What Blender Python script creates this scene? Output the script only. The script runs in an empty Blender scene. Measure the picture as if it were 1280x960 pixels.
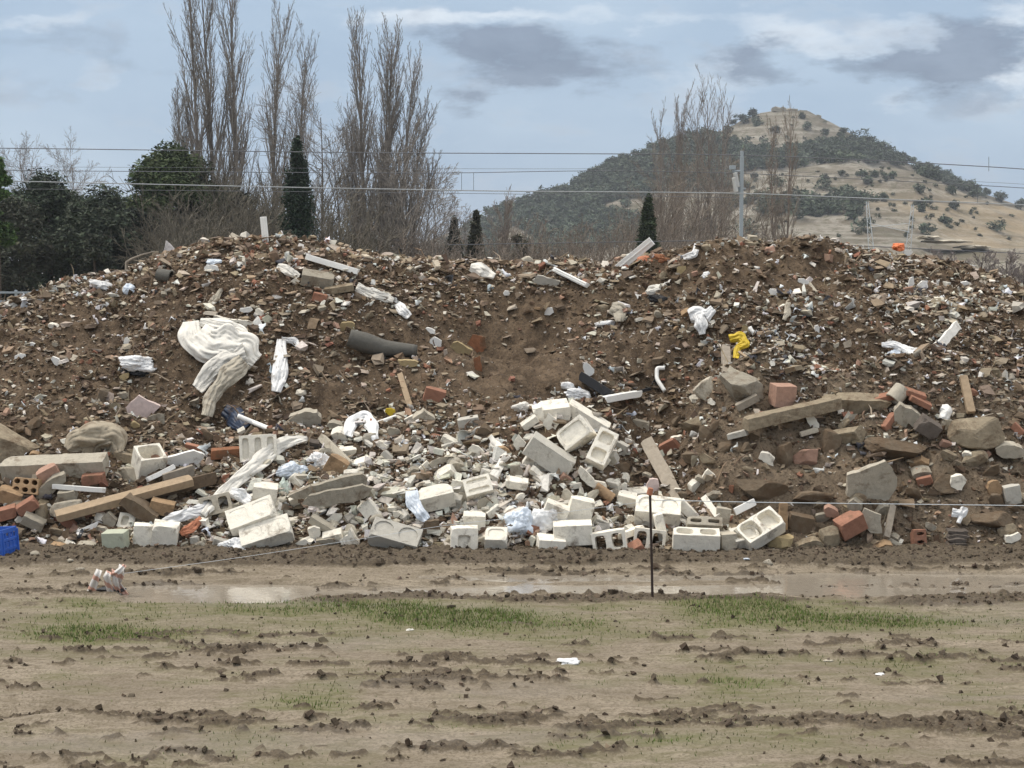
import bpy, bmesh, math, random
import numpy as np
from mathutils import Matrix, Vector
R = math.radians
scene = bpy.context.scene
COL = scene.collection
rng = np.random.default_rng(7)
random.seed(7)

# ------------------------------------------------------------------ camera
F = 2100.0; CH = 2.3; PIT = math.atan(140 / F)
cam = bpy.data.objects.new('camera', bpy.data.cameras.new('camera'))
COL.objects.link(cam); scene.camera = cam
cam.location = (0, 0, CH)
cam.rotation_euler = (R(90) - PIT, 0, 0)
cam.data.sensor_width = 36; cam.data.lens = 36 * F / 1280
cam.data.clip_start = 0.1; cam.data.clip_end = 12000
cp, sp_ = math.cos(PIT), math.sin(PIT)

def rays(px, py):
    a = (np.asarray(px, float) - 640) / F; b = (480 - np.asarray(py, float)) / F
    return np.stack([a + 0 * b, cp + b * sp_ + 0 * a, -sp_ + b * cp + 0 * a], -1)
def at(px, py, y):
    d = rays(px, py); k = np.asarray(y, float) / d[..., 1]
    return d * k[..., None] + np.array([0, 0, CH])
def proj(P):
    P = np.asarray(P, float); x = P[..., 0]; y = P[..., 1]; z = P[..., 2] - CH
    dep = y * cp - z * sp_; up = y * sp_ + z * cp
    return 640 + F * x / dep, 480 - F * up / dep

# ------------------------------------------------------------------ noise
def _h(ix, iy, iz, s):
    h = (ix.astype(np.int64) * 374761393 + iy.astype(np.int64) * 668265263 + iz.astype(np.int64) * 2147483647 + s * 974711) & 0xffffffff
    h = ((h ^ (h >> 13)) * 1274126177) & 0xffffffff
    h = ((h ^ (h >> 16)) * 2246822519) & 0xffffffff
    return ((h ^ (h >> 15)) & 0xffffff) / float(0xffffff) * 2 - 1
def vn3(p, s=0):
    p = np.asarray(p, float); i = np.floor(p).astype(np.int64); f = p - i; f = f * f * (3 - 2 * f)
    x, y, z = i[..., 0], i[..., 1], i[..., 2]; fx, fy, fz = f[..., 0], f[..., 1], f[..., 2]
    def L(a, b, t): return a + (b - a) * t
    return L(L(L(_h(x, y, z, s), _h(x + 1, y, z, s), fx), L(_h(x, y + 1, z, s), _h(x + 1, y + 1, z, s), fx), fy),
             L(L(_h(x, y, z + 1, s), _h(x + 1, y, z + 1, s), fx), L(_h(x, y + 1, z + 1, s), _h(x + 1, y + 1, z + 1, s), fx), fy), fz)
def vn2(x, y, s=0):
    x, y = np.broadcast_arrays(np.asarray(x, float), np.asarray(y, float))
    ix = np.floor(x).astype(np.int64); iy = np.floor(y).astype(np.int64)
    fx = x - ix; fy = y - iy; fx = fx * fx * (3 - 2 * fx); fy = fy * fy * (3 - 2 * fy)
    z = np.zeros_like(ix)
    a = _h(ix, iy, z, s); b = _h(ix + 1, iy, z, s); c = _h(ix, iy + 1, z, s); d = _h(ix + 1, iy + 1, z, s)
    return (a + (b - a) * fx) * (1 - fy) + (c + (d - c) * fx) * fy
def fbm(x, y, o=4, s=0, g=0.5):
    r = 0; a = 1; k = 1; n = 0
    for q in range(o):
        # rotate each octave so the lattice does not show
        ca, sa = math.cos(q * 1.1 + .4), math.sin(q * 1.1 + .4)
        r = r + a * vn2((x * ca - y * sa) * k + q * 7.3, (x * sa + y * ca) * k - q * 3.1, s + q * 17); n += a; a *= g; k *= 2.03
    return r / n
def ridged(x, y, o=3, s=0):
    r = 0; a = 1; k = 1; n = 0
    for q in range(o):
        ca, sa = math.cos(q * .9 + .7), math.sin(q * .9 + .7)
        r = r + a * (1 - 2 * np.abs(vn2((x * ca - y * sa) * k, (x * sa + y * ca) * k, s + q * 11))); n += a; a *= .5; k *= 2.1
    return r / n
def sstep(a, b, x):
    t = np.clip((x - a) / (b - a), 0, 1); return t * t * (3 - 2 * t)

# ------------------------------------------------------------------ materials
MATS = {}
def newmat(name):
    m = bpy.data.materials.new(name); m.use_nodes = True
    nt = m.node_tree; nt.nodes.clear()
    out = nt.nodes.new('ShaderNodeOutputMaterial'); b = nt.nodes.new('ShaderNodeBsdfPrincipled')
    nt.links.new(b.outputs[0], out.inputs[0]); MATS[name] = m
    return m, nt, b
def N(nt, t, **k):
    n = nt.nodes.new(t)
    for a, v in k.items(): setattr(n, a, v)
    return n
def mixc(nt, fac, a, b, mode='MIX'):
    n = N(nt, 'ShaderNodeMix', data_type='RGBA', blend_type=mode)
    for s, v in ((0, fac), (6, a), (7, b)):
        if isinstance(v, (int, float, tuple)): n.inputs[s].default_value = v if not isinstance(v, tuple) else (v + (1,) if len(v) == 3 else v)
        else: nt.links.new(v, n.inputs[s])
    return n.outputs[2]
def math_(nt, op, a, b=0.0, c=0.0, clamp=False):
    n = N(nt, 'ShaderNodeMath', operation=op, use_clamp=clamp)
    for s, v in enumerate((a, b, c)):
        if isinstance(v, (int, float)): n.inputs[s].default_value = v
        else: nt.links.new(v, n.inputs[s])
    return n.outputs[0]
def noise(nt, vec, scale, det=5, rough=.6, dist=0):
    n = N(nt, 'ShaderNodeTexNoise'); n.inputs['Scale'].default_value = scale; n.inputs['Detail'].default_value = det
    n.inputs['Roughness'].default_value = rough; n.inputs['Distortion'].default_value = dist
    if vec is not None: nt.links.new(vec, n.inputs['Vector'])
    return n.outputs['Fac']
def mr(nt, v, a, b, c=0.0, d=1.0):
    n = N(nt, 'ShaderNodeMapRange'); nt.links.new(v, n.inputs[0])
    for s, q in enumerate((a, b, c, d)): n.inputs[s + 1].default_value = q
    return n.outputs[0]
SOIL = (.135, .090, .055)
def solid(name, col, rough=.8, dirt=.3, var=.25, bump=.3, bs=60, spec=.3, dirtcol=SOIL, trans=0.0, ds=7):
    """weathered solid: base colour with variation, soil smeared on in patches"""
    m, nt, b = newmat(name)
    g = N(nt, 'ShaderNodeNewGeometry'); tc = N(nt, 'ShaderNodeTexCoord'); oi = N(nt, 'ShaderNodeObjectInfo')
    vec = g.outputs['Position']
    n1 = noise(nt, vec, bs * .35, 5, .65)
    n2 = noise(nt, vec, ds, 6, .7, .4)
    n3 = noise(nt, vec, bs * 3, 3, .6)
    k = math_(nt, 'ADD', mr(nt, n1, .25, .75, 1 - var, 1 + var), mr(nt, oi.outputs['Random'], 0, 1, -.12, .12))
    cc = N(nt, 'ShaderNodeVectorMath', operation='SCALE'); cc.inputs[0].default_value = col; nt.links.new(k, cc.inputs['Scale'])
    lo = .75 - dirt * .55
    df = mr(nt, n2, lo - .07, lo + .09, 0, .8)
    c = mixc(nt, df, cc.outputs[0], dirtcol)
    nt.links.new(c, b.inputs['Base Color'])
    b.inputs['Roughness'].default_value = rough; b.inputs['Specular IOR Level'].default_value = spec
    bp = N(nt, 'ShaderNodeBump'); bp.inputs['Strength'].default_value = bump; bp.inputs['Distance'].default_value = .01
    nt.links.new(math_(nt, 'ADD', n3, math_(nt, 'MULTIPLY', n1, 2.0)), bp.inputs['Height']); nt.links.new(bp.outputs[0], b.inputs['Normal'])
    if trans: b.inputs['Subsurface Weight'].default_value = 0.0
    return m
solid('block', (.79, .745, .65), .9, .24, .14, .5)
solid('blockgrey', (.50, .475, .42), .9, .2, .12, .5)
solid('conc', (.34, .305, .245), .9, .28, .2, .6)
solid('concpale', (.47, .425, .345), .9, .25, .15, .6)
solid('stone', (.31, .255, .18), .9, .35, .25, .7)
solid('mudstone', (.17, .13, .09), .9, .45, .25, .7)
solid('darkstone', (.12, .10, .085), .9, .2, .25, .6)
solid('brick', (.33, .165, .11), .9, .22, .2, .5)
solid('brickpink', (.38, .235, .175), .9, .2, .2, .5)
solid('bricktan', (.38, .255, .15), .9, .3, .2, .5)
solid('wood', (.34, .255, .17), .85, .15, .2, .4)
solid('darkwood', (.115, .082, .055), .85, .25, .3, .6)
solid('greywood', (.33, .285, .23), .85, .2, .2, .4)
solid('whitepaint', (.80, .79, .76), .5, .17, .05, .1, spec=.5)
solid('plastic', (.72, .72, .72), .38, .20, .08, .15, spec=.5)
solid('plasticblue', (.60, .66, .74), .3, .10, .12, .15, spec=.5)
solid('cloth', (.74, .71, .65), .85, .15, .10, .2, ds=5)
solid('dirtycloth', (.42, .38, .31), .9, .25, .2, .3)
solid('tarp', (.36, .31, .235), .85, .3, .15, .4)
solid('greypipe', (.105, .10, .088), .75, .12, .2, .4)
solid('black', (.018, .018, .02), .45, .15, .3, .2)
solid('navy', (.03, .045, .08), .45, .3, .3, .2)
solid('yellow', (.62, .44, .035), .5, .15, .1, .15)
solid('ochre', (.36, .28, .155), .8, .2, .15, .3)
solid('blue', (.03, .11, .46), .45, .2, .1, .1, spec=.5)
solid('orange', (.70, .21, .09), .6, .12, .1, .2)
solid('redcloth', (.46, .19, .11), .8, .2, .2, .3)
solid('rust', (.26, .115, .06), .9, .35, .3, .5)
solid('greenish', (.44, .46, .36), .9, .18, .12, .4)
solid('greenbag', (.55, .62, .56), .4, .1, .1, .2, spec=.5)
solid('pinkwhite', (.72, .58, .54), .6, .15, .15, .2)
solid('metal', (.33, .37, .40), .5, .0, .08, .1, spec=.5)
solid('stakeiron', (.045, .03, .025), .7, .0, .2, .2)
solid('wirem', (.13, .135, .15), .5, .0, .05, .0)
solid('wirepale', (.38, .40, .42), .5, .0, .05, .0)
solid('cablewhite', (.62, .66, .70), .5, .0, .05, .0)

def attrmat(name, rough=.9, bump=.4, spec=.3, var=.25, bs=40):
    m, nt, b = newmat(name)
    a = N(nt, 'ShaderNodeAttribute', attribute_name='Col'); g = N(nt, 'ShaderNodeNewGeometry')
    n1 = noise(nt, g.outputs['Position'], bs, 5, .65)
    cc = N(nt, 'ShaderNodeVectorMath', operation='SCALE'); nt.links.new(a.outputs['Color'], cc.inputs[0])
    nt.links.new(mr(nt, n1, .25, .75, 1 - var, 1 + var), cc.inputs['Scale'])
    nt.links.new(cc.outputs[0], b.inputs['Base Color'])
    b.inputs['Roughness'].default_value = rough; b.inputs['Specular IOR Level'].default_value = spec
    bp = N(nt, 'ShaderNodeBump'); bp.inputs['Strength'].default_value = bump; bp.inputs['Distance'].default_value = .01
    nt.links.new(noise(nt, g.outputs['Position'], bs * 3, 4), bp.inputs['Height']); nt.links.new(bp.outputs[0], b.inputs['Normal'])
    return m
attrmat('chips')
attrmat('leaf', .8, 0, .2, .15, 3)
attrmat('bark', .9, 0, .2, .2, 2)
attrmat('blades', .7, 0, .3, .15, 5)

# ------------------------------------------------------------------ object helpers
def link(o, parent=None):
    COL.objects.link(o)
    if parent is not None: o.parent = parent
    return o
def tag(o, label=None, cat=None, group=None, kind=None):
    if label: o['label'] = label
    if cat: o['category'] = cat
    if group: o['group'] = group
    if kind: o['kind'] = kind
    return o
def empty(name, loc, rz=0):
    o = bpy.data.objects.new(name, None); o.location = loc; o.rotation_euler = (0, 0, rz); o.empty_display_size = .1
    return link(o)
def npmesh(name, V, Fc, mat, col=None, smooth=False, parent=None):
    """V (n,3); Fc (m,k) int array, all faces k-gons"""
    V = np.ascontiguousarray(V, dtype=np.float32); Fc = np.ascontiguousarray(Fc, dtype=np.int32)
    me = bpy.data.meshes.new(name); k = Fc.shape[1]
    me.vertices.add(len(V)); me.vertices.foreach_set('co', V.ravel())
    me.loops.add(Fc.size); me.loops.foreach_set('vertex_index', Fc.ravel())
    me.polygons.add(len(Fc)); me.polygons.foreach_set('loop_start', np.arange(0, Fc.size, k, dtype=np.int32))
    me.polygons.foreach_set('loop_total', np.full(len(Fc), k, dtype=np.int32))
    me.update(calc_edges=True); me.validate()
    me.polygons.foreach_set('use_smooth', np.full(len(Fc), bool(smooth)))
    if col is not None:
        a = me.color_attributes.new('Col', 'FLOAT_COLOR', 'POINT')
        c = np.ones((len(V), 4), np.float32); c[:, :3] = col; a.data.foreach_set('color', c.ravel())
    me.materials.append(MATS[mat] if isinstance(mat, str) else mat)
    o = bpy.data.objects.new(name, me)
    return link(o, parent)
def bmobj(name, bm, mat, parent=None, smooth=False, bevel=0):
    bmesh.ops.recalc_face_normals(bm, faces=bm.faces)
    me = bpy.data.meshes.new(name); bm.to_mesh(me); bm.free()
    if smooth:
        for p in me.polygons: p.use_smooth = True
    me.materials.append(MATS[mat])
    o = bpy.data.objects.new(name, me)
    if bevel:
        md = o.modifiers.new('bevel', 'BEVEL'); md.width = bevel; md.segments = 2; md.limit_method = 'ANGLE'; md.angle_limit = R(40)
    return link(o, parent)
def grid_faces(nu, nv):
    i = np.arange(nu - 1)[:, None] * nv + np.arange(nv - 1)[None, :]
    return np.stack([i, i + nv, i + nv + 1, i + 1], -1).reshape(-1, 4)
def tube(pts, rad, n=6, cap=True):
    """tube along pts; rad scalar or list"""
    pts = np.asarray(pts, float); m = len(pts); rad = np.broadcast_to(np.asarray(rad, float), (m,))
    t = np.gradient(pts, axis=0); t /= np.linalg.norm(t, axis=1)[:, None] + 1e-9
    up = np.array([0, 0, 1.0]) if abs(t[0, 2]) < .9 else np.array([1.0, 0, 0])
    a = np.cross(t, up); a /= np.linalg.norm(a, axis=1)[:, None] + 1e-9; b = np.cross(t, a)
    an = np.arange(n) * 2 * math.pi / n
    V = pts[:, None] + rad[:, None, None] * (a[:, None] * np.cos(an)[None, :, None] + b[:, None] * np.sin(an)[None, :, None])
    V = V.reshape(-1, 3)
    i = np.arange(m - 1)[:, None] * n + np.arange(n)[None]; j = np.arange(m - 1)[:, None] * n + (np.arange(n)[None] + 1) % n
    Fc = np.stack([i, j, j + n, i + n], -1).reshape(-1, 4)
    return V, Fc
def boxes_mesh(name, bl, mat, parent=None, bevel=0):
    bm = bmesh.new()
    for (c, s, M) in bl:
        mm = Matrix.Translation(c) @ (M.to_4x4() if M is not None else Matrix.Identity(4)) @ Matrix.Diagonal((s[0], s[1], s[2], 1))
        bmesh.ops.create_cube(bm, size=1, matrix=mm)
    return bmobj(name, bm, mat, parent, bevel=bevel)

# ------------------------------------------------------------------ spoil heap (height field)
FOOT = 13.6; YC = 18.0; YB = 15.1
def zat(px, py, y):   # height seen at (px,py) if the surface is at distance y
    return float(at(px, py, y)[2])
crest = [(-500, 470), (-200, 425), (0, 388), (60, 366), (110, 353), (160, 343), (200, 322), (250, 311), (300, 305), (350, 301), (400, 310), (450, 320), (500, 327), (560, 332), (640, 333), (700, 331), (760, 332), (800, 326), (840, 318), (870, 309), (930, 305), (1000, 309), (1050, 315), (1100, 318), (1160, 322), (1200, 333), (1240, 348), (1280, 361), (1500, 420), (1800, 480)]
bench = [(-500, 580), (-100, 550), (0, 545), (120, 538), (230, 550), (300, 548), (420, 545), (480, 535), (560, 522), (640, 514), (700, 512), (755, 528), (800, 590), (850, 575), (890, 505), (1000, 492), (1100, 488), (1200, 492), (1280, 505), (1500, 540), (1800, 600)]
cpx = np.array([c[0] for c in crest], float); cz = np.array([zat(c[0], c[1], YC) for c in crest]) - .04
bpx = np.array([c[0] for c in bench], float); bz = np.array([zat(c[0], c[1], YB) for c in bench])
def heap(x, y):
    px = 640 + F * x / y
    zc = np.interp(px, cpx, cz); zb = np.interp(px, bpx, bz)
    ft = FOOT + .16 * vn2(x * .7, x * 0 + 3.3, 5) + .08 * vn2(x * 2.1, x * 0 + 1.3, 6)
    z = np.zeros_like(x)
    t = (y - ft) / (YB - ft)
    low = zb * (np.clip(t, 0, 1) ** .78) * 1.0
    u = np.clip((y - YB - .45) / (YC - YB - .45), 0, 1)
    mid = zb + (zc - zb) * (u * .35 + .65 * np.sin(u * math.pi / 2)) + .03
    back = zc - .05 - np.clip(y - YC - .3, 0, 9) * .62
    z = np.where(y < YB, low, np.where(y < YC, mid, np.minimum(zc, back + .05)))
    z = np.where(t < 0, t * .5, z)
    # relief
    amp = sstep(0, .5, y - ft) * (1 - .6 * sstep(17.2, 18.3, y))
    n = .20 * fbm(x * .8, y * 1.1, 3, 21) + .10 * ridged(x * 2.0, y * 2.9, 3, 31) + .055 * fbm(x * 3.2, y * 6.5, 3, 37) + .035 * fbm(x * 9, y * 9, 3, 41)
    # hollow under the hanging white cloth, gully beside the white blocks
    hol = -.32 * np.exp(-((px - 275) / 26) ** 2 - ((y - 15.75) / .28) ** 2) - .22 * np.exp(-((px - 480) / 45) ** 2 - ((y - 16.45) / .2) ** 2) \
        - .25 * np.exp(-((px - 700) / 60) ** 2 - ((y - 15.6) / .3) ** 2) - .2 * np.exp(-((px - 880) / 90) ** 2 - ((y - 16.2) / .3) ** 2) \
        - .42 * np.exp(-((px - 650) / 120) ** 2 - ((y - 16.7) / .6) ** 2) - .26 * np.exp(-(np.abs(px - 1080) / 210) ** 4 - ((y - 15.9) / .32) ** 2) - .18 * np.exp(-((px - 130) / 130) ** 2 - ((y - 16.0) / .35) ** 2)
    bul = .16 * np.exp(-((px - 1180) / 90) ** 2 - ((y - 15.0) / .4) ** 2) + .14 * np.exp(-((px - 960) / 80) ** 2 - ((y - 15.0) / .35) ** 2) \
        + .14 * np.exp(-((px - 110) / 70) ** 2 - ((y - 15.1) / .4) ** 2) + .1 * np.exp(-((px - 940) / 45) ** 2 - ((y - 14.5) / .3) ** 2) \
        + .22 * np.exp(-(np.abs(px - 1080) / 200) ** 4 - ((y - 14.95) / .4) ** 2) + .14 * np.exp(-((px - 980) / 120) ** 2 - ((y - 17.4) / .5) ** 2) + .12 * np.exp(-((px - 320) / 140) ** 2 - ((y - 17.3) / .6) ** 2)
    return z + amp * n + amp * (hol + bul)
gx = np.arange(-9.5, 9.501, .022)
gy = np.concatenate([np.arange(13.0, 18.8, .022), np.arange(18.8, 24.5, .08)])
GX, GY = np.meshgrid(gx, gy, indexing='ij')
GZ = heap(GX, GY)
fine = sstep(.02, .2, GZ)
rub = fbm(GX * 1.6, GY * 1.6, 3, 51)      # where the soil is lumpy
GZ = GZ + fine * (.024 * fbm(GX * 24, GY * 24, 2, 61) + .018 * np.maximum(0, ridged(GX * 13, GY * 13, 2, 71)) * sstep(-.2, .4, rub))
def heapz(x, y):
    """bilinear look-up of the finished heap (or the flat ground, whichever is higher)"""
    x = np.asarray(x, float); y = np.asarray(y, float)
    fi = np.clip((x - gx[0]) / .022, 0, len(gx) - 1.001); i = fi.astype(int); a = fi - i
    fj = np.interp(y, gy, np.arange(len(gy))); fj = np.clip(fj, 0, len(gy) - 1.001); j = fj.astype(int); b = fj - j
    z = (GZ[i, j] * (1 - a) + GZ[i + 1, j] * a) * (1 - b) + (GZ[i, j + 1] * (1 - a) + GZ[i + 1, j + 1] * a) * b
    return np.maximum(np.where(y < gy[0], 0, z), 0)
def hit(px, py, ymax=20.0):
    """first point where the view ray meets the heap or the ground in front of it"""
    px, py = np.broadcast_arrays(np.asarray(px, float), np.asarray(py, float))
    d = rays(px, py); d = d / d[..., 1:2]
    y = np.full(px.shape, 6.0); done = np.zeros(px.shape, bool); res = np.full(px.shape, 18.1)
    for yy in np.arange(7.0, ymax, .015):
        z = CH + d[..., 2] * yy
        h = (z <= heapz(d[..., 0] * yy, yy)) & ~done
        res = np.where(h, yy, res); done |= h
        if done.all(): break
    return d * res[..., None] + np.array([0, 0, CH]), res
# ------------------------------------------------------------------ heap mesh
def build_heap():
    V = np.stack([GX, GY, GZ], -1).reshape(-1, 3)
    o = npmesh('spoil_heap', V, grid_faces(len(gx), len(gy)), 'chips', smooth=True)
    m, nt, b = newmat('heapsoil'); o.data.materials.clear(); o.data.materials.append(m)
    g = N(nt, 'ShaderNodeNewGeometry').outputs['Position']
    n1 = noise(nt, g, 1.3, 6, .65, .3); n2 = noise(nt, g, 9, 6, .7); n3 = noise(nt, g, 45, 5, .7); n4 = noise(nt, g, 130, 3, .6)
    c = mixc(nt, mr(nt, n1, .35, .65), (.058, .039, .025), (.140, .098, .063))
    c = mixc(nt, mr(nt, n2, .42, .7), c, (.21, .15, .098))
    sq = N(nt, 'ShaderNodeSeparateXYZ'); nt.links.new(g, sq.inputs[0])   # paler, drier earth tipped on the right
    dq = math_(nt, 'MULTIPLY', mr(nt, math_(nt, 'ADD', sq.outputs[0], mr(nt, n1, .3, .7, -.6, .6)), 1.3, 2.0), mr(nt, math_(nt, 'ADD', sq.outputs[1], mr(nt, n1, .3, .7, -.5, .5)), 16.0, 15.3), clamp=True)
    c = mixc(nt, math_(nt, 'MULTIPLY', dq, .7), c, (.23, .178, .125))
    c = mixc(nt, mr(nt, n3, .50, .62, 0, .75), c, (.06, .043, .030))
    c = mixc(nt, mr(nt, n4, .62, .70, 0, .7), c, (.33, .27, .205))
    nt.links.new(c, b.inputs['Base Color']); b.inputs['Roughness'].default_value = .9; b.inputs['Specular IOR Level'].default_value = .25
    bp = N(nt, 'ShaderNodeBump'); bp.inputs['Strength'].default_value = .9; bp.inputs['Distance'].default_value = .02
    nt.links.new(math_(nt, 'ADD', n3, math_(nt, 'MULTIPLY', n4, .5)), bp.inputs['Height']); nt.links.new(bp.outputs[0], b.inputs['Normal'])
    tag(o, kind='structure')
build_heap()

# ------------------------------------------------------------------ ground
def gauss(px, py, cx, cy, sx, sy): return np.exp(-((px - cx) / sx) ** 2 - ((py - cy) / sy) ** 2)
def ground_fields(x, y):
    ys = np.maximum(y, 3.0)
    px = 640 + F * x / ys; py = 340 + F * CH / ys
    near = sstep(5, 7, y) * (1 - sstep(16, 30, y)) * (1 - sstep(7, 12, np.abs(x)))
    rutband = sstep(11.3, 11.7, y) * (1 - sstep(12.8, 13.1, y))
    z = .028 * fbm(x * .6, y * 1.3, 3, 101) + .012 * fbm(x * 5, y * 9, 3, 111) + .010 * np.maximum(0, ridged(x * 3.2, y * 13, 3, 115)) * sstep(-.3, .5, fbm(x * .9, y * 2.2, 2, 117)) + .004 * fbm(x * 22, y * 22, 2, 119)
    z = z * (1 - .75 * rutband) + rutband * (.030 * fbm(x * 1.1, y * 5.5, 3, 191) + .012 * ridged(x * 3, y * 14, 2, 193) + .012)
    # churned clods in wheel-track bands that run across the view
    band = .8 * fbm(x * .8, y * 5.5, 4, 121) + .5 * fbm(x * 2.6, y * 13, 3, 131) + -.02 * (y < 9.2)
    band = band + .25 * gauss(px, py, 380, 848, 260, 12) + .3 * gauss(px, py, 60, 905, 120, 10) + .10 * gauss(px, py, 700, 950, 700, 12) \
        + .12 * gauss(px, py, 1120, 930, 260, 30) + .22 * gauss(px, py, 1000, 825, 300, 10) - .25 * gauss(px, py, 900, 795, 500, 12) - .2 * gauss(px, py, 300, 870, 300, 12)
    band = band + .75 * fbm(x * 6.0, y * 21, 3, 135)
    bank = sstep(12.85, 13.05, y)
    lip = np.exp(-((y - (11.62 + .12 * vn2(x * 1.3, 0 * x, 7))) / .13) ** 2) * sstep(-1.9, -1.2, x)
    clod = np.clip(sstep(.34, .54, band + .35 * fbm(x * 15, y * 34, 2, 139)) * (1 - .85 * gauss(px, py, 600, 772, 1200, 22)), 0, 1)
    clod = np.maximum(clod, sstep(.15, .6, bank * (.75 + .5 * fbm(x * 1.5, y * 4, 2, 133))))
    clod = np.maximum(clod, sstep(.2, .8, lip * (.8 + .8 * fbm(x * 2, y * 6, 2, 137))))
    bump = np.maximum(0, ridged(x * 12, y * 15, 3, 141)) * .030 + np.maximum(0, fbm(x * 17, y * 22, 2, 151)) * .022
    z = z + clod * (bump + .012)
    z = z + .035 * bank
    # wet wheel ruts and puddles
    wob = .08 * vn2(x * .7, 0 * x, 9)
    w = 1.5 * np.exp(-(np.abs(y - 11.93 - wob * .4) / .33) ** 4) * sstep(-2.9, -2.6, x + .12 * vn2(y * 4, 0 * y, 3)) * (1 - sstep(-1.75, -1.45, x + .2 * vn2(y * 5, 0 * y, 4)))
    w = w + .62 * np.exp(-((y - 12.02 - wob) / .17) ** 2) * sstep(-1.9, -1.3, x)
    w = w + .50 * np.exp(-((y - 12.62 + wob) / .12) ** 2) * sstep(-1.3, .2, x)
    w = w + .42 * np.exp(-((y - 12.35) / .3) ** 2) * sstep(1.6, 2.4, x)
    dent = w * (.115 + .045 * fbm(x * 1.1, y * 5, 3, 161))
    z = z - dent
    # deep tyre rut at the lower left
    z = z - .05 * gauss(px, py, 60, 893, 130, 9) + .05 * gauss(px, py, 70, 908, 60, 5) + .035 * gauss(px, py, 20, 880, 90, 7)
    grass = 1.15 * gauss(px, py, 120, 797, 120, 13) + 1.2 * gauss(px, py, 560, 779, 105, 15) + .5 * gauss(px, py, 460, 764, 90, 7) \
        + 1.1 * gauss(px, py, 930, 757, 80, 11) + 1.0 * gauss(px, py, 1100, 778, 150, 13) + .6 * gauss(px, py, 1230, 748, 60, 9) + .45 * gauss(px, py, 395, 886, 60, 16) \
        + .42 * gauss(px, py, 930, 860, 90, 12) + .3 * gauss(px, py, 80, 765, 200, 14) + .35 * gauss(px, py, 330, 765, 120, 10)  + .3 * gauss(px, py, 760, 790, 200, 24) + .3 * gauss(px, py, 1200, 840, 180, 20)+ .3 * gauss(px, py, 900, 930, 160, 30) + .10 * gauss(px, py, 640, 775, 1200, 20) + .10
    grass = grass + .5 * fbm(x * 2.4, y * 5, 4, 171) * sstep(0, .12, grass)
    grass = grass * (1 - sstep(.02, .15, w)) * (1 - sstep(11.55, 11.7, y))
    wet = np.clip(sstep(.12, .5, w) + .55 * sstep(.05, .35, fbm(x * .35, y * 1.9, 3, 181)) * (y < 11.5), 0, 1)
    return z * near, clod * near, np.clip(grass, 0, 1.3), wet * near
def geo(a, b, first, k):
    v = [a]; s = first
    while v[-1] < b: v.append(v[-1] + s); s *= k
    return v
xs = np.arange(-5.4, 5.4001, .018); ex = np.array(geo(5.4, 5200, .03, 1.16)[1:]); xs = np.concatenate([-ex[::-1], xs, ex])
ysd = np.arange(7.2, 13.9, .0165); ys = np.concatenate([-np.array(geo(-7.2, 400, .03, 1.2)[1:])[::-1], ysd, np.array(geo(13.9, 9000, .03, 1.12)[1:])])
X, Y = np.meshgrid(xs, ys, indexing='ij')
Zg, CL, GR, WT = ground_fields(X, Y)
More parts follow.
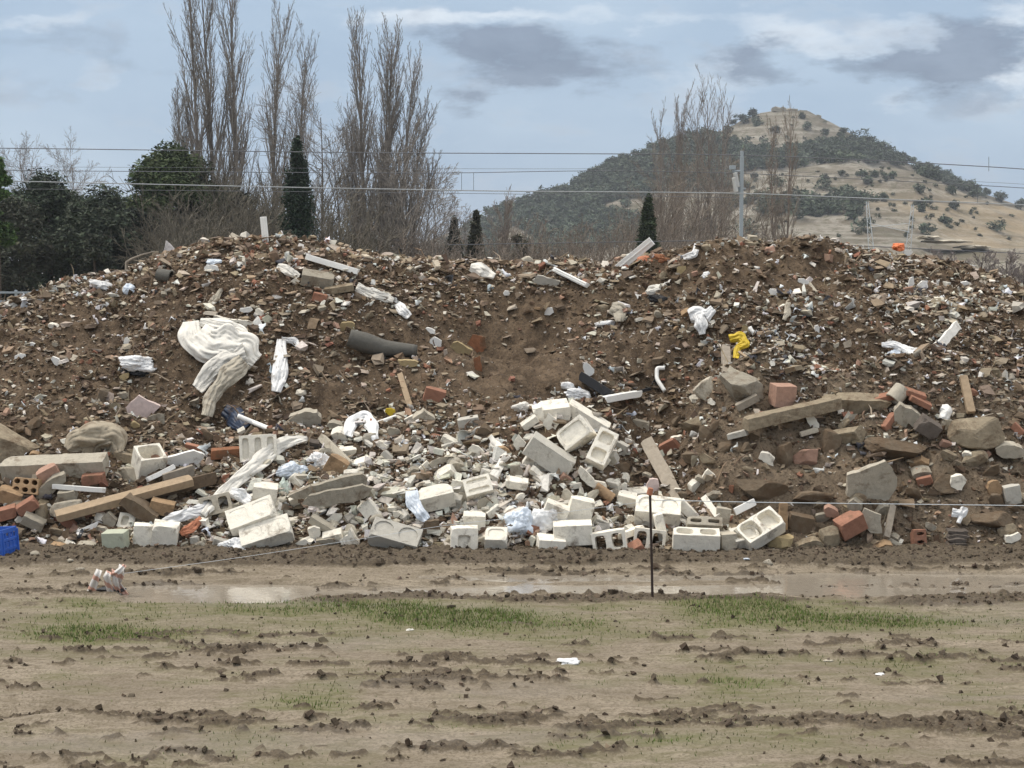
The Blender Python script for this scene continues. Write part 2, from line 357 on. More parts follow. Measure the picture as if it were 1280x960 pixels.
def build_ground():
    V = np.stack([X, Y, Zg], -1).reshape(-1, 3)
    o = npmesh('ground', V, grid_faces(len(xs), len(ys)), 'chips', col=np.stack([CL, np.clip(GR, 0, 1), WT], -1).reshape(-1, 3), smooth=True)
    m, nt, b = newmat('mud'); o.data.materials.clear(); o.data.materials.append(m)
    g = N(nt, 'ShaderNodeNewGeometry').outputs['Position']
    a = N(nt, 'ShaderNodeAttribute', attribute_name='Col'); sx = N(nt, 'ShaderNodeSeparateColor'); nt.links.new(a.outputs['Color'], sx.inputs[0])
    mp = N(nt, 'ShaderNodeMapping'); mp.inputs['Scale'].default_value = (.5, 1.6, 1); nt.links.new(g, mp.inputs[0])
    n1 = noise(nt, mp.outputs[0], 1.6, 6, .65, .3); n2 = noise(nt, mp.outputs[0], 11, 5, .7); n3 = noise(nt, g, 55, 5, .7); n4 = noise(nt, g, 170, 2, .6)
    c = mixc(nt, mr(nt, n1, .35, .65), (.198, .160, .117), (.300, .250, .188))
    c = mixc(nt, mr(nt, n2, .44, .60, 0, .75), c, (.165, .135, .092))
    c = mixc(nt, mr(nt, n3, .47, .60, 0, .7), c, (.112, .088, .058))
    c = mixc(nt, mr(nt, n4, .55, .75, 0, .45), c, (.13, .105, .07))
    # thin olive film of moss and trodden grass
    gq = math_(nt, 'MULTIPLY', sx.outputs[1], mr(nt, n2, .3, .6, .45, 1.1), clamp=True)
    c = mixc(nt, mr(nt, gq, .05, .6, 0, .85), c, (.125, .122, .052))
    cq = math_(nt, 'ADD', sx.outputs[0], mr(nt, n3, .3, .7, -.3, .3), clamp=True)
    c = mixc(nt, mr(nt, cq, .18, .60, 0, .95), c, mixc(nt, mr(nt, n3, .4, .65), (.058, .043, .029), (.135, .105, .070)))
    c = mixc(nt, mr(nt, sx.outputs[2], .3, 1, 0, .45), c, (.17, .135, .098))
    # fields far beyond the heap
    sy = N(nt, 'ShaderNodeSeparateXYZ'); nt.links.new(g, sy.inputs[0])
    nf = noise(nt, g, .03, 5, .6)
    fc = mixc(nt, mr(nt, nf, .35, .65), (.16, .135, .08), (.24, .20, .14))
    c = mixc(nt, mr(nt, sy.outputs[1], 22, 60), c, fc)
    nt.links.new(c, b.inputs['Base Color'])
    rg = math_(nt, 'SUBTRACT', .86, math_(nt, 'MULTIPLY', sx.outputs[2], .60)); rg = math_(nt, 'ADD', rg, mr(nt, n2, .3, .7, -.08, .08), clamp=True)
    nt.links.new(rg, b.inputs['Roughness']); b.inputs['Specular IOR Level'].default_value = .35
    bp = N(nt, 'ShaderNodeBump'); bp.inputs['Strength'].default_value = .6; bp.inputs['Distance'].default_value = .012
    nt.links.new(math_(nt, 'ADD', n3, math_(nt, 'MULTIPLY', n4, .4)), bp.inputs['Height']); nt.links.new(bp.outputs[0], b.inputs['Normal'])
    tag(o, kind='structure')
build_ground()
def gz_at(x, y):
    return ground_fields(np.atleast_1d(np.asarray(x, float)), np.atleast_1d(np.asarray(y, float)))[0]

# water lying in the ruts
def build_water():
    m, nt, b = newmat('water')
    b.inputs['Base Color'].default_value = (.27, .235, .19, 1); b.inputs['Roughness'].default_value = .05
    b.inputs['Specular IOR Level'].default_value = .9; b.inputs['IOR'].default_value = 1.45
    g = N(nt, 'ShaderNodeNewGeometry').outputs['Position']
    bp = N(nt, 'ShaderNodeBump'); bp.inputs['Strength'].default_value = .16; bp.inputs['Distance'].default_value = .01
    nt.links.new(noise(nt, g, 14, 3), bp.inputs['Height']); nt.links.new(bp.outputs[0], b.inputs['Normal'])
    wx = np.linspace(-6, 6, 30); wy = np.linspace(11.5, 13.0, 6); A, B = np.meshgrid(wx, wy, indexing='ij')
    o = npmesh('puddle_water', np.stack([A, B, A * 0 - .008], -1).reshape(-1, 3), grid_faces(30, 6), m)
    tag(o, kind='structure')
build_water()

# ------------------------------------------------------------------ small rubble: chips of every material
CUBE = np.array([[x, y, z] for x in (-1, 1) for y in (-1, 1) for z in (-1, 1)], float)
CF = np.array([[0, 1, 3, 2], [4, 6, 7, 5], [0, 4, 5, 1], [2, 3, 7, 6], [0, 2, 6, 4], [1, 5, 7, 3]])
def randrot(n, r):
    q = r.normal(size=(n, 4)); q /= np.linalg.norm(q, axis=1)[:, None]; w, x, y, z = q.T
    return np.stack([1 - 2 * (y * y + z * z), 2 * (x * y - z * w), 2 * (x * z + y * w), 2 * (x * y + z * w), 1 - 2 * (x * x + z * z), 2 * (y * z - x * w), 2 * (x * z - y * w), 2 * (y * z + x * w), 1 - 2 * (x * x + y * y)], -1).reshape(n, 3, 3)
def chips(name, pos, size, col, r, flat=(.25, .8), parent=None, mat='chips', lie=0.0):
    n = len(pos)
    sc = np.stack([np.ones(n), r.uniform(.45, 1, n), r.uniform(*flat, n)], -1) * size[:, None] * .5
    V = CUBE[None] * (1 + r.uniform(-.62, .30, (n, 8, 3))) * sc[:, None]
    M = randrot(n, r)
    if lie > 0:
        th = r.uniform(0, 2 * math.pi, n); tl = r.normal(.18, .28, n); t2 = r.normal(0, .22, n)
        ct, st = np.cos(th), np.sin(th); a, b = np.cos(tl), np.sin(tl)
        Rz = np.zeros((n, 3, 3)); Rz[:, 0, 0] = ct; Rz[:, 0, 1] = -st; Rz[:, 1, 0] = st; Rz[:, 1, 1] = ct; Rz[:, 2, 2] = 1
        Rx = np.zeros((n, 3, 3)); Rx[:, 0, 0] = 1; Rx[:, 1, 1] = a; Rx[:, 1, 2] = -b; Rx[:, 2, 1] = b; Rx[:, 2, 2] = a
        Ry = np.zeros((n, 3, 3)); Ry[:, 1, 1] = 1; Ry[:, 0, 0] = np.cos(t2); Ry[:, 0, 2] = np.sin(t2); Ry[:, 2, 0] = -np.sin(t2); Ry[:, 2, 2] = np.cos(t2)
        L = Rx @ Ry @ Rz; pick = r.random(n) < lie; M[pick] = L[pick]
    V = np.einsum('nij,nkj->nki', M, V) + pos[:, None]
    Fc = (CF[None] + np.arange(n)[:, None, None] * 8).reshape(-1, 4)
    o = npmesh(name, V.reshape(-1, 3), Fc, mat, col=np.repeat(col, 8, 0), parent=parent)
    return o
def pal(r, n, cols, w, var=.18):
    c = np.array(cols)[r.choice(len(cols), n, p=np.array(w) / sum(w))]
    return c * (1 + r.uniform(-var, var, (n, 1))) * (1 + r.uniform(-.04, .04, (n, 3)))
def dens_at(px, py):
    d = np.full(px.shape, .50)
    for cx, cy, sx, sy, a in [(330, 335, 190, 40, .55), (600, 345, 180, 22, .5), (120, 370, 100, 25, .4), (400, 480, 160, 45, .05), (1180, 390, 120, 70, .5), (960, 420, 70, 60, .45), (1050, 440, 200, 50, .45), (560, 620, 230, 80, .9), (400, 380, 120, 40, .35), (330, 660, 250, 40, .6), (80, 640, 110, 50, .4), (860, 330, 60, 25, .3),(1240, 540, 60, 60, .3),
                              (620, 425, 90, 50, -.42), (70, 480, 110, 45, -.25), (450, 480, 60, 25, -.35), (700, 460, 90, 30, -.3), (830, 590, 60, 70, -.35), (1000, 590, 100, 60, -.3), (1040, 365, 70, 30, -.25), (1180, 600, 80, 45, -.25), (860, 460, 50, 40, -.3), (600, 490, 80, 20, -.3)]:
        d = d + a * gauss(px, py, cx, cy, sx, sy)
    return np.clip(d, .06, 1.2)
def scatter(n, r, ylo=13.45, yhi=19.5, extra=None):
    y = ylo + (yhi - ylo) * r.random(n * 3) ** 1.05; x = (r.random(n * 3) * 2 - 1) * y * .47
    z = heapz(x, y); px, py = proj(np.stack([x, y, z], -1))
    p = dens_at(px, py) * (.42 + .8 * sstep(-.30, .22, fbm(x * 1.7, y * 2.2, 3, 401)))
    if extra is not None: p = p * extra(px, py, x, y)
    k = np.where((r.random(n * 3) < p) & (z > .01))[0][:n]
    return np.stack([x[k], y[k], z[k]], -1), px[k], py[k]
def whitezone(px, py):
    return np.clip(1.2 * gauss(px, py, 590, 625, 190, 75) + 1.0 * gauss(px, py, 340, 645, 130, 50) + .8 * gauss(px, py, 720, 570, 70, 70), 0, 1)
r1 = np.random.default_rng(3)
# (a) brown-grey stone and mortar chips over the whole heap
p, px, py = scatter(54000, r1)
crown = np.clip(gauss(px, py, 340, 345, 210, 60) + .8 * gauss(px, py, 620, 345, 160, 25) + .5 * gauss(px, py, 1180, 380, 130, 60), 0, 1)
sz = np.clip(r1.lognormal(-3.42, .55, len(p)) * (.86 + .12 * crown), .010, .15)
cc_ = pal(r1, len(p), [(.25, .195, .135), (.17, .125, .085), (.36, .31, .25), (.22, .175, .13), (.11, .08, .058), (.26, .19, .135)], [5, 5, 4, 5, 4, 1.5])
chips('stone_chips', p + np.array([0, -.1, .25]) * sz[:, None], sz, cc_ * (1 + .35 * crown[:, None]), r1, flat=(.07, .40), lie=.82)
tag(bpy.data.objects['stone_chips'], 'small brown and grey stone and mortar chips strewn over the heap', 'rubble', kind='stuff')
# (a2) fines
p, px, py = scatter(52000, r1)
sz = np.clip(r1.lognormal(-4.35, .35, len(p)), .006, .03)
chips('gravel_fines', p + np.array([0, 0, .2]) * sz[:, None], sz, pal(r1, len(p), [(.25, .195, .14), (.36, .31, .25), (.12, .09, .065), (.50, .46, .40), (.30, .17, .12)], [5, 4, 4, 2, 1]), r1, flat=(.2, .8), lie=.5)
tag(bpy.data.objects['gravel_fines'], 'fine gravel and crumbs mixed into the soil of the heap', 'gravel', kind='stuff')
# (b) soil clods
p, px, py = scatter(20000, r1, extra=lambda a, b, x, y: 0 * a + .7)
sz = np.clip(r1.lognormal(-3.45, .45, len(p)), .012, .10)
chips('soil_clods', p, sz, pal(r1, len(p), [(.105, .070, .044), (.14, .096, .060), (.068, .045, .029)], [5, 4, 3]), r1, flat=(.5, 1))
tag(bpy.data.objects['soil_clods'], 'brown soil clods covering the slope of the heap', 'soil clods', kind='stuff')
# (c) white plaster and block crumbs
p, px, py = scatter(20000, r1, extra=lambda a, b, x, y: .16 + .8 * whitezone(a, b) + .3 * gauss(a, b, 1000, 430, 170, 70) + .25 * gauss(a, b, 450, 370, 200, 60)+ .25 * gauss(a, b, 1150, 360, 130, 50))
wz = whitezone(px, py)
sz = np.clip(r1.lognormal(-3.4, .45, len(p)) * (1 + .5 * wz), .012, .15)
chips('plaster_crumbs', p + np.array([0, -.1, .35]) * sz[:, None], sz, pal(r1, len(p), [(.60, .57, .50), (.70, .68, .64), (.46, .42, .35), (.52, .49, .44)], [5, 3, 4, 3]), r1, flat=(.10, .55), lie=.65)
tag(bpy.data.objects['plaster_crumbs'], 'white and cream plaster and block crumbs scattered over the heap', 'rubble', kind='stuff')
# (d) brick crumbs
p, px, py = scatter(4400, r1, extra=lambda a, b, x, y: .25 + .3 * gauss(a, b, 330, 350, 200, 60) + .3 * gauss(a, b, 600, 470, 120, 60) + .3 * gauss(a, b, 60, 620, 100, 60))
sz = np.clip(r1.lognormal(-3.35, .42, len(p)), .012, .11)
chips('brick_crumbs', p + np.array([0, -.1, .3]) * sz[:, None], sz, pal(r1, len(p), [(.30, .145, .095), (.36, .23, .165), (.24, .12, .08)], [3, 4, 3]), r1, lie=.4)
tag(bpy.data.objects['brick_crumbs'], 'small red and pinkish brick crumbs scattered over the heap', 'rubble', kind='stuff')
# (e) scraps of torn plastic film and white sheet
p, px, py = scatter(3300, r1, extra=lambda a, b, x, y: .25 + .4 * gauss(a, b, 1000, 420, 200, 80) + .2 * gauss(a, b, 200, 380, 150, 60) + .4 * whitezone(a, b))
n = len(p); k = 7; u = np.linspace(-1, 1, k)
L = np.clip(r1.lognormal(-2.75, .45, n), .03, .22); W = L * r1.uniform(.12, .6, n)
A = np.stack(np.meshgrid(u, np.linspace(-1, 1, 4), indexing='ij'), -1).reshape(-1, 2)
ph = r1.random((n, 1)) * 9
V = np.stack([A[None, :, 0] * L[:, None] * .5, A[None, :, 1] * W[:, None] * .5 * (1 + .5 * np.sin(A[None, :, 0] * 4 + ph)), .22 * L[:, None] * np.sin(A[None, :, 0] * 3.5 + ph) * (1 + .4 * A[None, :, 1])], -1)
V = V + vn3(V * 40 + np.arange(n)[:, None, None] * 3.1, 5)[..., None] * .012
M = randrot(n, r1)
V = np.einsum('nij,nkj->nki', M, V) + (p + np.array([0, -.012, .02]))[:, None]
Fc = (grid_faces(k, 4)[None] + np.arange(n)[:, None, None] * (4 * k)).reshape(-1, 4)
o = npmesh('plastic_scraps', V.reshape(-1, 3), Fc, 'chips', col=np.repeat(pal(r1, n, [(.72, .73, .74), (.55, .54, .52), (.08, .08, .09), (.32, .29, .24), (.55, .60, .66)], [5, 4, 1.5, 4, 1]), 4 * k, 0), smooth=True)
md = o.modifiers.new('solidify', 'SOLIDIFY'); md.thickness = .003
tag(o, 'torn scraps of plastic film and sheeting scattered over the heap', 'plastic scraps', kind='stuff')
# (f) twigs, laths, roots
p, px, py = scatter(1900, r1, extra=lambda a, b, x, y: .5 + 0 * a)
VV, FF = [], []; q = 0
for i in range(len(p)):
    l = float(np.clip(r1.lognormal(-2.2, .5), .05, .4)); d = r1.normal(size=3) * (1, .5, .7); d /= np.linalg.norm(d)
    mid = p[i] + d * l * .5 + r1.normal(size=3) * l * .08
    v, f = tube([p[i], mid + (0, 0, .02), p[i] + d * l + (0, 0, .01)], [.004 + .004 * r1.random()] * 2 + [.002], 4)
    VV.append(v); FF.append(f + q); q += len(v)
VV = np.concatenate(VV); FF = np.concatenate(FF)
npmesh('twigs', VV, FF, 'chips', col=np.repeat(pal(r1, len(p), [(.28, .21, .14), (.14, .10, .07), (.40, .33, .25)], [4, 3, 2]), 12, 0))
tag(bpy.data.objects['twigs'], 'thin twigs, laths and roots sticking out of the heap', 'twigs', kind='stuff')
# (g) mud clods and pebbles on the flat ground
n = 12000
x = r1.uniform(-4.6, 4.6, n * 3); y = r1.uniform(7.4, 13.6, n * 3); zz, cc, gg, ww = ground_fields(x, y)
k = np.where(r1.random(n * 3) < .02 + .75 * cc ** 2)[0][:n]; p = np.stack([x[k], y[k], zz[k]], -1)
sz = np.clip(r1.lognormal(-4.05, .45, len(p)), .006, .06)
chips('mud_clods', p, sz, pal(r1, len(p), [(.06, .044, .030), (.10, .075, .052), (.16, .125, .09)], [5, 4, 1.5]), r1, flat=(.5, 1))
tag(bpy.data.objects['mud_clods'], 'dark clods of churned mud lying on the flat ground', 'mud clods', kind='stuff')
# (h) grass
n = 60000
x = r1.uniform(-4.6, 4.6, n * 4); y = r1.uniform(7.4, 12.0, n * 4); zz, cc, gg, ww = ground_fields(x, y)
k = np.where((r1.random(n * 4) < sstep(.42, 1.15, gg) * .9 + .006 + .02 * (gg > .15) + .05 * (gg > .3)) & (zz > -.03))[0][:n]
p = np.stack([x[k], y[k], zz[k]], -1); n = len(p); gk = gg[k]
h = r1.uniform(.008, .030, n) * (.55 + .7 * np.clip(gk, 0, 1)); a = r1.uniform(0, 6.28, n); w = .0032
t = np.stack([np.cos(a), np.sin(a), 0 * a], -1); ln = r1.normal(0, .6, (n, 3)); ln[:, 2] = 0
V = np.stack([p - t * w, p + t * w, p + (ln * .6 + (0, 0, 1)) * h[:, None]], 1)
gc = pal(r1, n, [(.10, .165, .03), (.14, .18, .045), (.22, .20, .10), (.075, .11, .03)], [6, 5, 4, 2])
dry = (gk < .55)[:, None]; gc = np.where(dry, gc * .5 + np.array([.10, .095, .05]) * .5, gc)
npmesh('grass', V.reshape(-1, 3), np.arange(n * 3).reshape(-1, 3), 'blades', col=np.repeat(gc, 3, 0))
tag(bpy.data.objects['grass'], 'short green grass growing in patches on the mud', 'grass', kind='stuff')
def whitezone2(px, py): return whitezone(np.float64(px), np.float64(py))
# ------------------------------------------------------------------ placing things on the heap
dpx = np.arange(-40, 1325, 5.0); dpy = np.arange(290, 760, 4.0)
DX, DY = np.meshgrid(dpx, dpy, indexing='ij')
_, DM = hit(DX, DY)
def depth(px, py):
    px = np.asarray(px, float); py = np.asarray(py, float)
    a = np.clip((px - dpx[0]) / 5, 0, len(dpx) - 1.001); b = np.clip((py - dpy[0]) / 4, 0, len(dpy) - 1.001)
    i = a.astype(int); j = b.astype(int); a = a - i; b = b - j
    return (DM[i, j] * (1 - a) + DM[i + 1, j] * a) * (1 - b) + (DM[i, j + 1] * (1 - a) + DM[i + 1, j + 1] * a) * b
OCC = []; LMS = []
def place(o, px, py, th, roll, phi, lift):
    y = float(depth(px, py)); k = (y - lift) / y
    p = at(px, py, y * k)
    M = Matrix.Rotation(R(-th), 4, 'Y') @ Matrix.Rotation(R(phi), 4, 'Z') @ Matrix.Rotation(R(roll), 4, 'X')
    o.matrix_world = Matrix.Translation(Vector(p)) @ M
def rough(bm, amp, seed, fr=14, chip=.0, rd=None):
    P = np.array([v.co for v in bm.verts]); n = len(P)
    d = np.stack([vn3(P * fr, seed), vn3(P * fr, seed + 1), vn3(P * fr, seed + 2)], -1) * amp + np.stack([vn3(P * fr * 3.5, seed + 3), vn3(P * fr * 3.5, seed + 4), vn3(P * fr * 3.5, seed + 5)], -1) * amp * .5
    if chip and rd:
        mx = np.abs(P).max(0)
        for _ in range(rd.choice([1, 2, 3, 3])):
            c = np.array([rd.choice((-1, 1)) * mx[0], rd.choice((-1, 1)) * mx[1], rd.choice((-1, 1)) * mx[2]])
            q = np.linalg.norm(P - c, axis=1); k = np.clip(1 - q / (chip * rd.uniform(.6, 1.5)), 0, 1)[:, None]
            d -= (c / np.linalg.norm(c))[None] * k * chip * .6
    for v, q in zip(bm.verts, d): v.co += Vector(q)
def rectper(a, b, n=3):
    """perimeter points of the rectangle half sizes a,b, n points per side after each corner"""
    P = []
    cs = [(a, -b), (a, b), (-a, b), (-a, -b)]
    for i in range(4):
        p, q = cs[i], cs[(i + 1) % 4]
        for k in range(n + 1): t = k / (n + 1); P.append((p[0] + (q[0] - p[0]) * t, p[1] + (q[1] - p[1]) * t))
    return P
def cellblock(L, Wy, Hz, nx, ny, e, fill, wall, seed, floor=None):
    bm = bmesh.new(); cw, ch = L / nx, Wy / ny; rd = random.Random(seed)
    fl = []
    for i in range(nx):
        for j in range(ny):
            cx, cy = -L / 2 + cw * (i + .5), -Wy / 2 + ch * (j + .5)
            ha, hb = max(cw / 2 - wall, cw * .2), max(ch / 2 - wall, ch * .2)
            O, I = [], []
            for (x, y) in rectper(cw / 2, ch / 2):
                an = math.atan2(y / ch, x / cw); c, s = math.cos(an), math.sin(an)
                r = (abs(c) ** e + abs(s) ** e) ** (-1 / e)
                O.append(bm.verts.new((cx + x, cy + y, Hz / 2))); I.append(bm.verts.new((cx + ha * c * r, cy + hb * s * r, Hz / 2)))
            n = len(O)
            for k in range(n): bm.faces.new((O[k], O[(k + 1) % n], I[(k + 1) % n], I[k]))
            fl.append([v.co.copy() for v in I])
    bmesh.ops.remove_doubles(bm, verts=bm.verts, dist=1e-5)
    r = bmesh.ops.extrude_face_region(bm, geom=bm.faces[:], use_keep_orig=True)
    for v in [g for g in r['geom'] if isinstance(g, bmesh.types.BMVert)]: v.co.z -= Hz
    if floor is not None:
        for I in fl:
            vs = [bm.verts.new((c.x, c.y, Hz / 2 - floor)) for c in I]; bm.faces.new(vs)
    es = [x for x in bm.edges if abs(x.verts[0].co.z - x.verts[1].co.z) > Hz * .9]
    bmesh.ops.subdivide_edges(bm, edges=es, cuts=3, use_grid_fill=True)
    rough(bm, .0022, seed, 16, .035, rd)
    return bm
def roughbox(L, D, V, seed, amp=.003, chip=.03, cuts=5):
    bm = bmesh.new(); bmesh.ops.create_cube(bm, size=1, matrix=Matrix.Diagonal((L, D, V, 1)))
    lng = [x for x in bm.edges if abs(x.verts[0].co.x - x.verts[1].co.x) > 1e-6]
    bmesh.ops.subdivide_edges(bm, edges=lng, cuts=max(2, min(14, int(L / max(D, V) * 3))), use_grid_fill=True)
    oth = [x for x in bm.edges if abs(x.verts[0].co.x - x.verts[1].co.x) < 1e-6]
    bmesh.ops.subdivide_edges(bm, edges=oth, cuts=3, use_grid_fill=True)
    rough(bm, amp, seed, 9, chip, random.Random(seed)); return bm
def slabmesh(L, D, V, seed, n=9, jag=.3, amp=.004, box=4):
    rd = random.Random(seed); bm = bmesh.new(); vs = []
    a0 = rd.uniform(0, .6)
    for i in range(n):
        a = a0 + (i + rd.uniform(-.3, .3)) * 2 * math.pi / n; c, s = math.cos(a), math.sin(a)
        r = (abs(c) ** box + abs(s) ** box) ** (-1 / box) * rd.uniform(1 - jag, 1.05)
        vs.append((c * r * L / 2, s * r * V / 2))
    # extra points along each side make a broken edge
    pts_ = []
    for i in range(n):
        p, q = vs[i], vs[(i + 1) % n]; pts_.append(p); dd = math.hypot(q[0] - p[0], q[1] - p[1]) * .045
        for t in (.3, .6): pts_.append((p[0] + (q[0] - p[0]) * t + rd.uniform(-dd, dd), p[1] + (q[1] - p[1]) * t + rd.uniform(-dd, dd)))
    f = [bm.verts.new((x, -D / 2, z)) for x, z in pts_]; bm.faces.new(f)
    r = bmesh.ops.extrude_face_region(bm, geom=bm.faces[:], use_keep_orig=True)
    for v in [g for g in r['geom'] if isinstance(g, bmesh.types.BMVert)]: v.co.y += D; v.co.x *= rd.uniform(.9, 1.0); v.co.z *= rd.uniform(.9, 1.0)
    bmesh.ops.triangulate(bm, faces=[f for f in bm.faces if len(f.verts) > 4])
    bmesh.ops.subdivide_edges(bm, edges=bm.edges[:], cuts=2, use_grid_fill=True)
    rough(bm, amp, seed, 12); return bm
def rockmesh(L, D, V, seed, sub=3, planes=11, amp=.05):
    rd = np.random.default_rng(seed); bm = bmesh.new(); bmesh.ops.create_icosphere(bm, subdivisions=sub, radius=1)
    P = np.array([v.co for v in bm.verts])
    for k in range(planes):
        n = rd.normal(size=3); n /= np.linalg.norm(n); h = rd.uniform(.48, .82); q = P @ n; P = P - np.maximum(q - h, 0)[:, None] * n
    P = P / np.abs(P).max(0) * .5
    P = P * (1 + amp * vn3(P * 5, seed)[:, None] + amp * .6 * vn3(P * 14, seed + 1)[:, None])
    for v, q in zip(bm.verts, P): v.co = Vector((q[0] * L, q[1] * D, q[2] * V))
    return bm
SEED = [100]
def it(kind, px, py, L, V, D, th, roll, phi, mat, label, name, cat, grp=None, lift=None, cells=(2, 1), e=3.5, floor=None, wall=None, lm=None, jag=.3, n=9, amp=None, box=4, occ=True):
    SEED[0] += 7; s = SEED[0]; y = float(depth(px, py)); k = y / F; L_, V_, D_ = L * k, V * k, D * k
    if kind == 'S': bm = cellblock(L_, D_, V_, cells[0], cells[1], e, 0, wall or .026, s, floor)
    elif kind == 'H': bm = cellblock(L_, V_, D_, cells[0], cells[1], e, 0, wall or .026, s, floor); roll += 90
    elif kind == 'X': bm = roughbox(L_, D_, V_, s, .0025 if amp is None else amp, min(D_, V_) * .35)
    elif kind == 'P': bm = slabmesh(L_, D_, V_, s, n, jag, .004 if amp is None else amp, box)
    elif kind == 'R': bm = rockmesh(L_, D_, V_, s, 4 if L > 26 else 3, 15, amp=.04 if amp is None else amp)
    o = bmobj(name, bm, mat, bevel=.004 if kind in 'SHX' else 0)
    place(o, px, py, th, roll, phi, .28 * min(D_, V_) if lift is None else lift)
    tag(o, label, cat, grp)
    if occ: OCC.append((px, py, L * .42, V * .42))
    if lm: LMS.append((px, py, lm))
    return o
def ends(px0, py0, px1, py1, lift):
    tt = np.linspace(0, 1, 9); px = px0 + (px1 - px0) * tt; py = py0 + (py1 - py0) * tt; d = depth(px, py)
    k = np.polyfit(tt, d, 1); k[0] = np.clip(k[0], -.7, .7); res = (k[0] * tt + k[1]) - d; off = max(0, np.percentile(res, 80)) * .8
    y0, y1 = k[1] - off - lift, k[0] + k[1] - off - lift
    return at(px0, py0, y0), at(px1, py1, y1)
def plank(px0, py0, px1, py1, V, D, mat, label, name, cat, grp=None, roll=0, lift=.02, lm=None, amp=.002, grooves=False):
    SEED[0] += 7; a, b = ends(px0, py0, px1, py1, lift); d = Vector(b - a); L_ = d.length; k = float(depth((px0 + px1) / 2, (py0 + py1) / 2)) / F
    bm = roughbox(L_, D * k, V * k, SEED[0], amp, min(D, V) * k * .4)
    if grooves:
        for s in (-.22, .22): bmesh.ops.create_cube(bm, size=1, matrix=Matrix.Translation((0, -D * k * .55, V * k * s)) @ Matrix.Diagonal((L_ * .99, D * k * .35, V * k * .12, 1)))
    o = bmobj(name, bm, mat, bevel=.003)
    X = d.normalized(); Yv = Vector((0, 1, 0)); Z = X.cross(Yv).normalized(); Yv = Z.cross(X)
    M = Matrix((X, Yv, Z)).transposed().to_4x4()
    o.matrix_world = Matrix.Translation(Vector((a + b) / 2)) @ M @ Matrix.Rotation(R(roll), 4, 'X')
    tag(o, label, cat, grp); OCC.append(((px0 + px1) / 2, (py0 + py1) / 2, abs(px1 - px0) * .35 + 4, abs(py1 - py0) * .35 + 4))
    if lm: LMS.append(((px0 + px1) / 2, (py0 + py1) / 2, lm))
    return o
def pipe(path, rad, mat, label, name, cat, lift=.03, hollow=True, lm=None, depthfix=None):
    px = np.array([p[0] for p in path], float); py = np.array([p[1] for p in path], float)
    t = np.linspace(0, len(path) - 1, 24); X_ = np.interp(t, range(len(path)), px); Y_ = np.interp(t, range(len(path)), py)
    d = depth(X_, Y_); d = np.convolve(np.pad(d, 8, 'edge'), np.ones(17) / 17, 'valid'); d = np.minimum(d, np.percentile(d, 30) + .2)
    for _ in range(3): X_[1:-1] = (X_[:-2] + X_[2:] + 2 * X_[1:-1]) / 4; Y_[1:-1] = (Y_[:-2] + Y_[2:] + 2 * Y_[1:-1]) / 4
    k = d.mean() / F; rr = np.interp(t, np.linspace(0, len(path) - 1, len(np.atleast_1d(rad))), np.atleast_1d(rad)) * k
    P = at(X_, Y_, d - lift - rr * .3); n = 14
    v, f = tube(P, rr, n)
    o = npmesh(name, v, f, mat, smooth=True); md = o.modifiers.new('solidify', 'SOLIDIFY'); md.thickness = float(rr.mean() * .25)
    if not hollow:
        bm = bmesh.new(); bm.from_mesh(o.data); bmesh.ops.holes_fill(bm, edges=[e for e in bm.edges if e.is_boundary]); bm.to_mesh(o.data); bm.free(); o.modifiers.clear()
    tag(o, label, cat); OCC.append((px.mean(), py.mean(), np.ptp(px) * .4 + 4, np.ptp(py) * .4 + 4))
    if lm: LMS.append((px.mean(), py.mean(), lm))
    return o
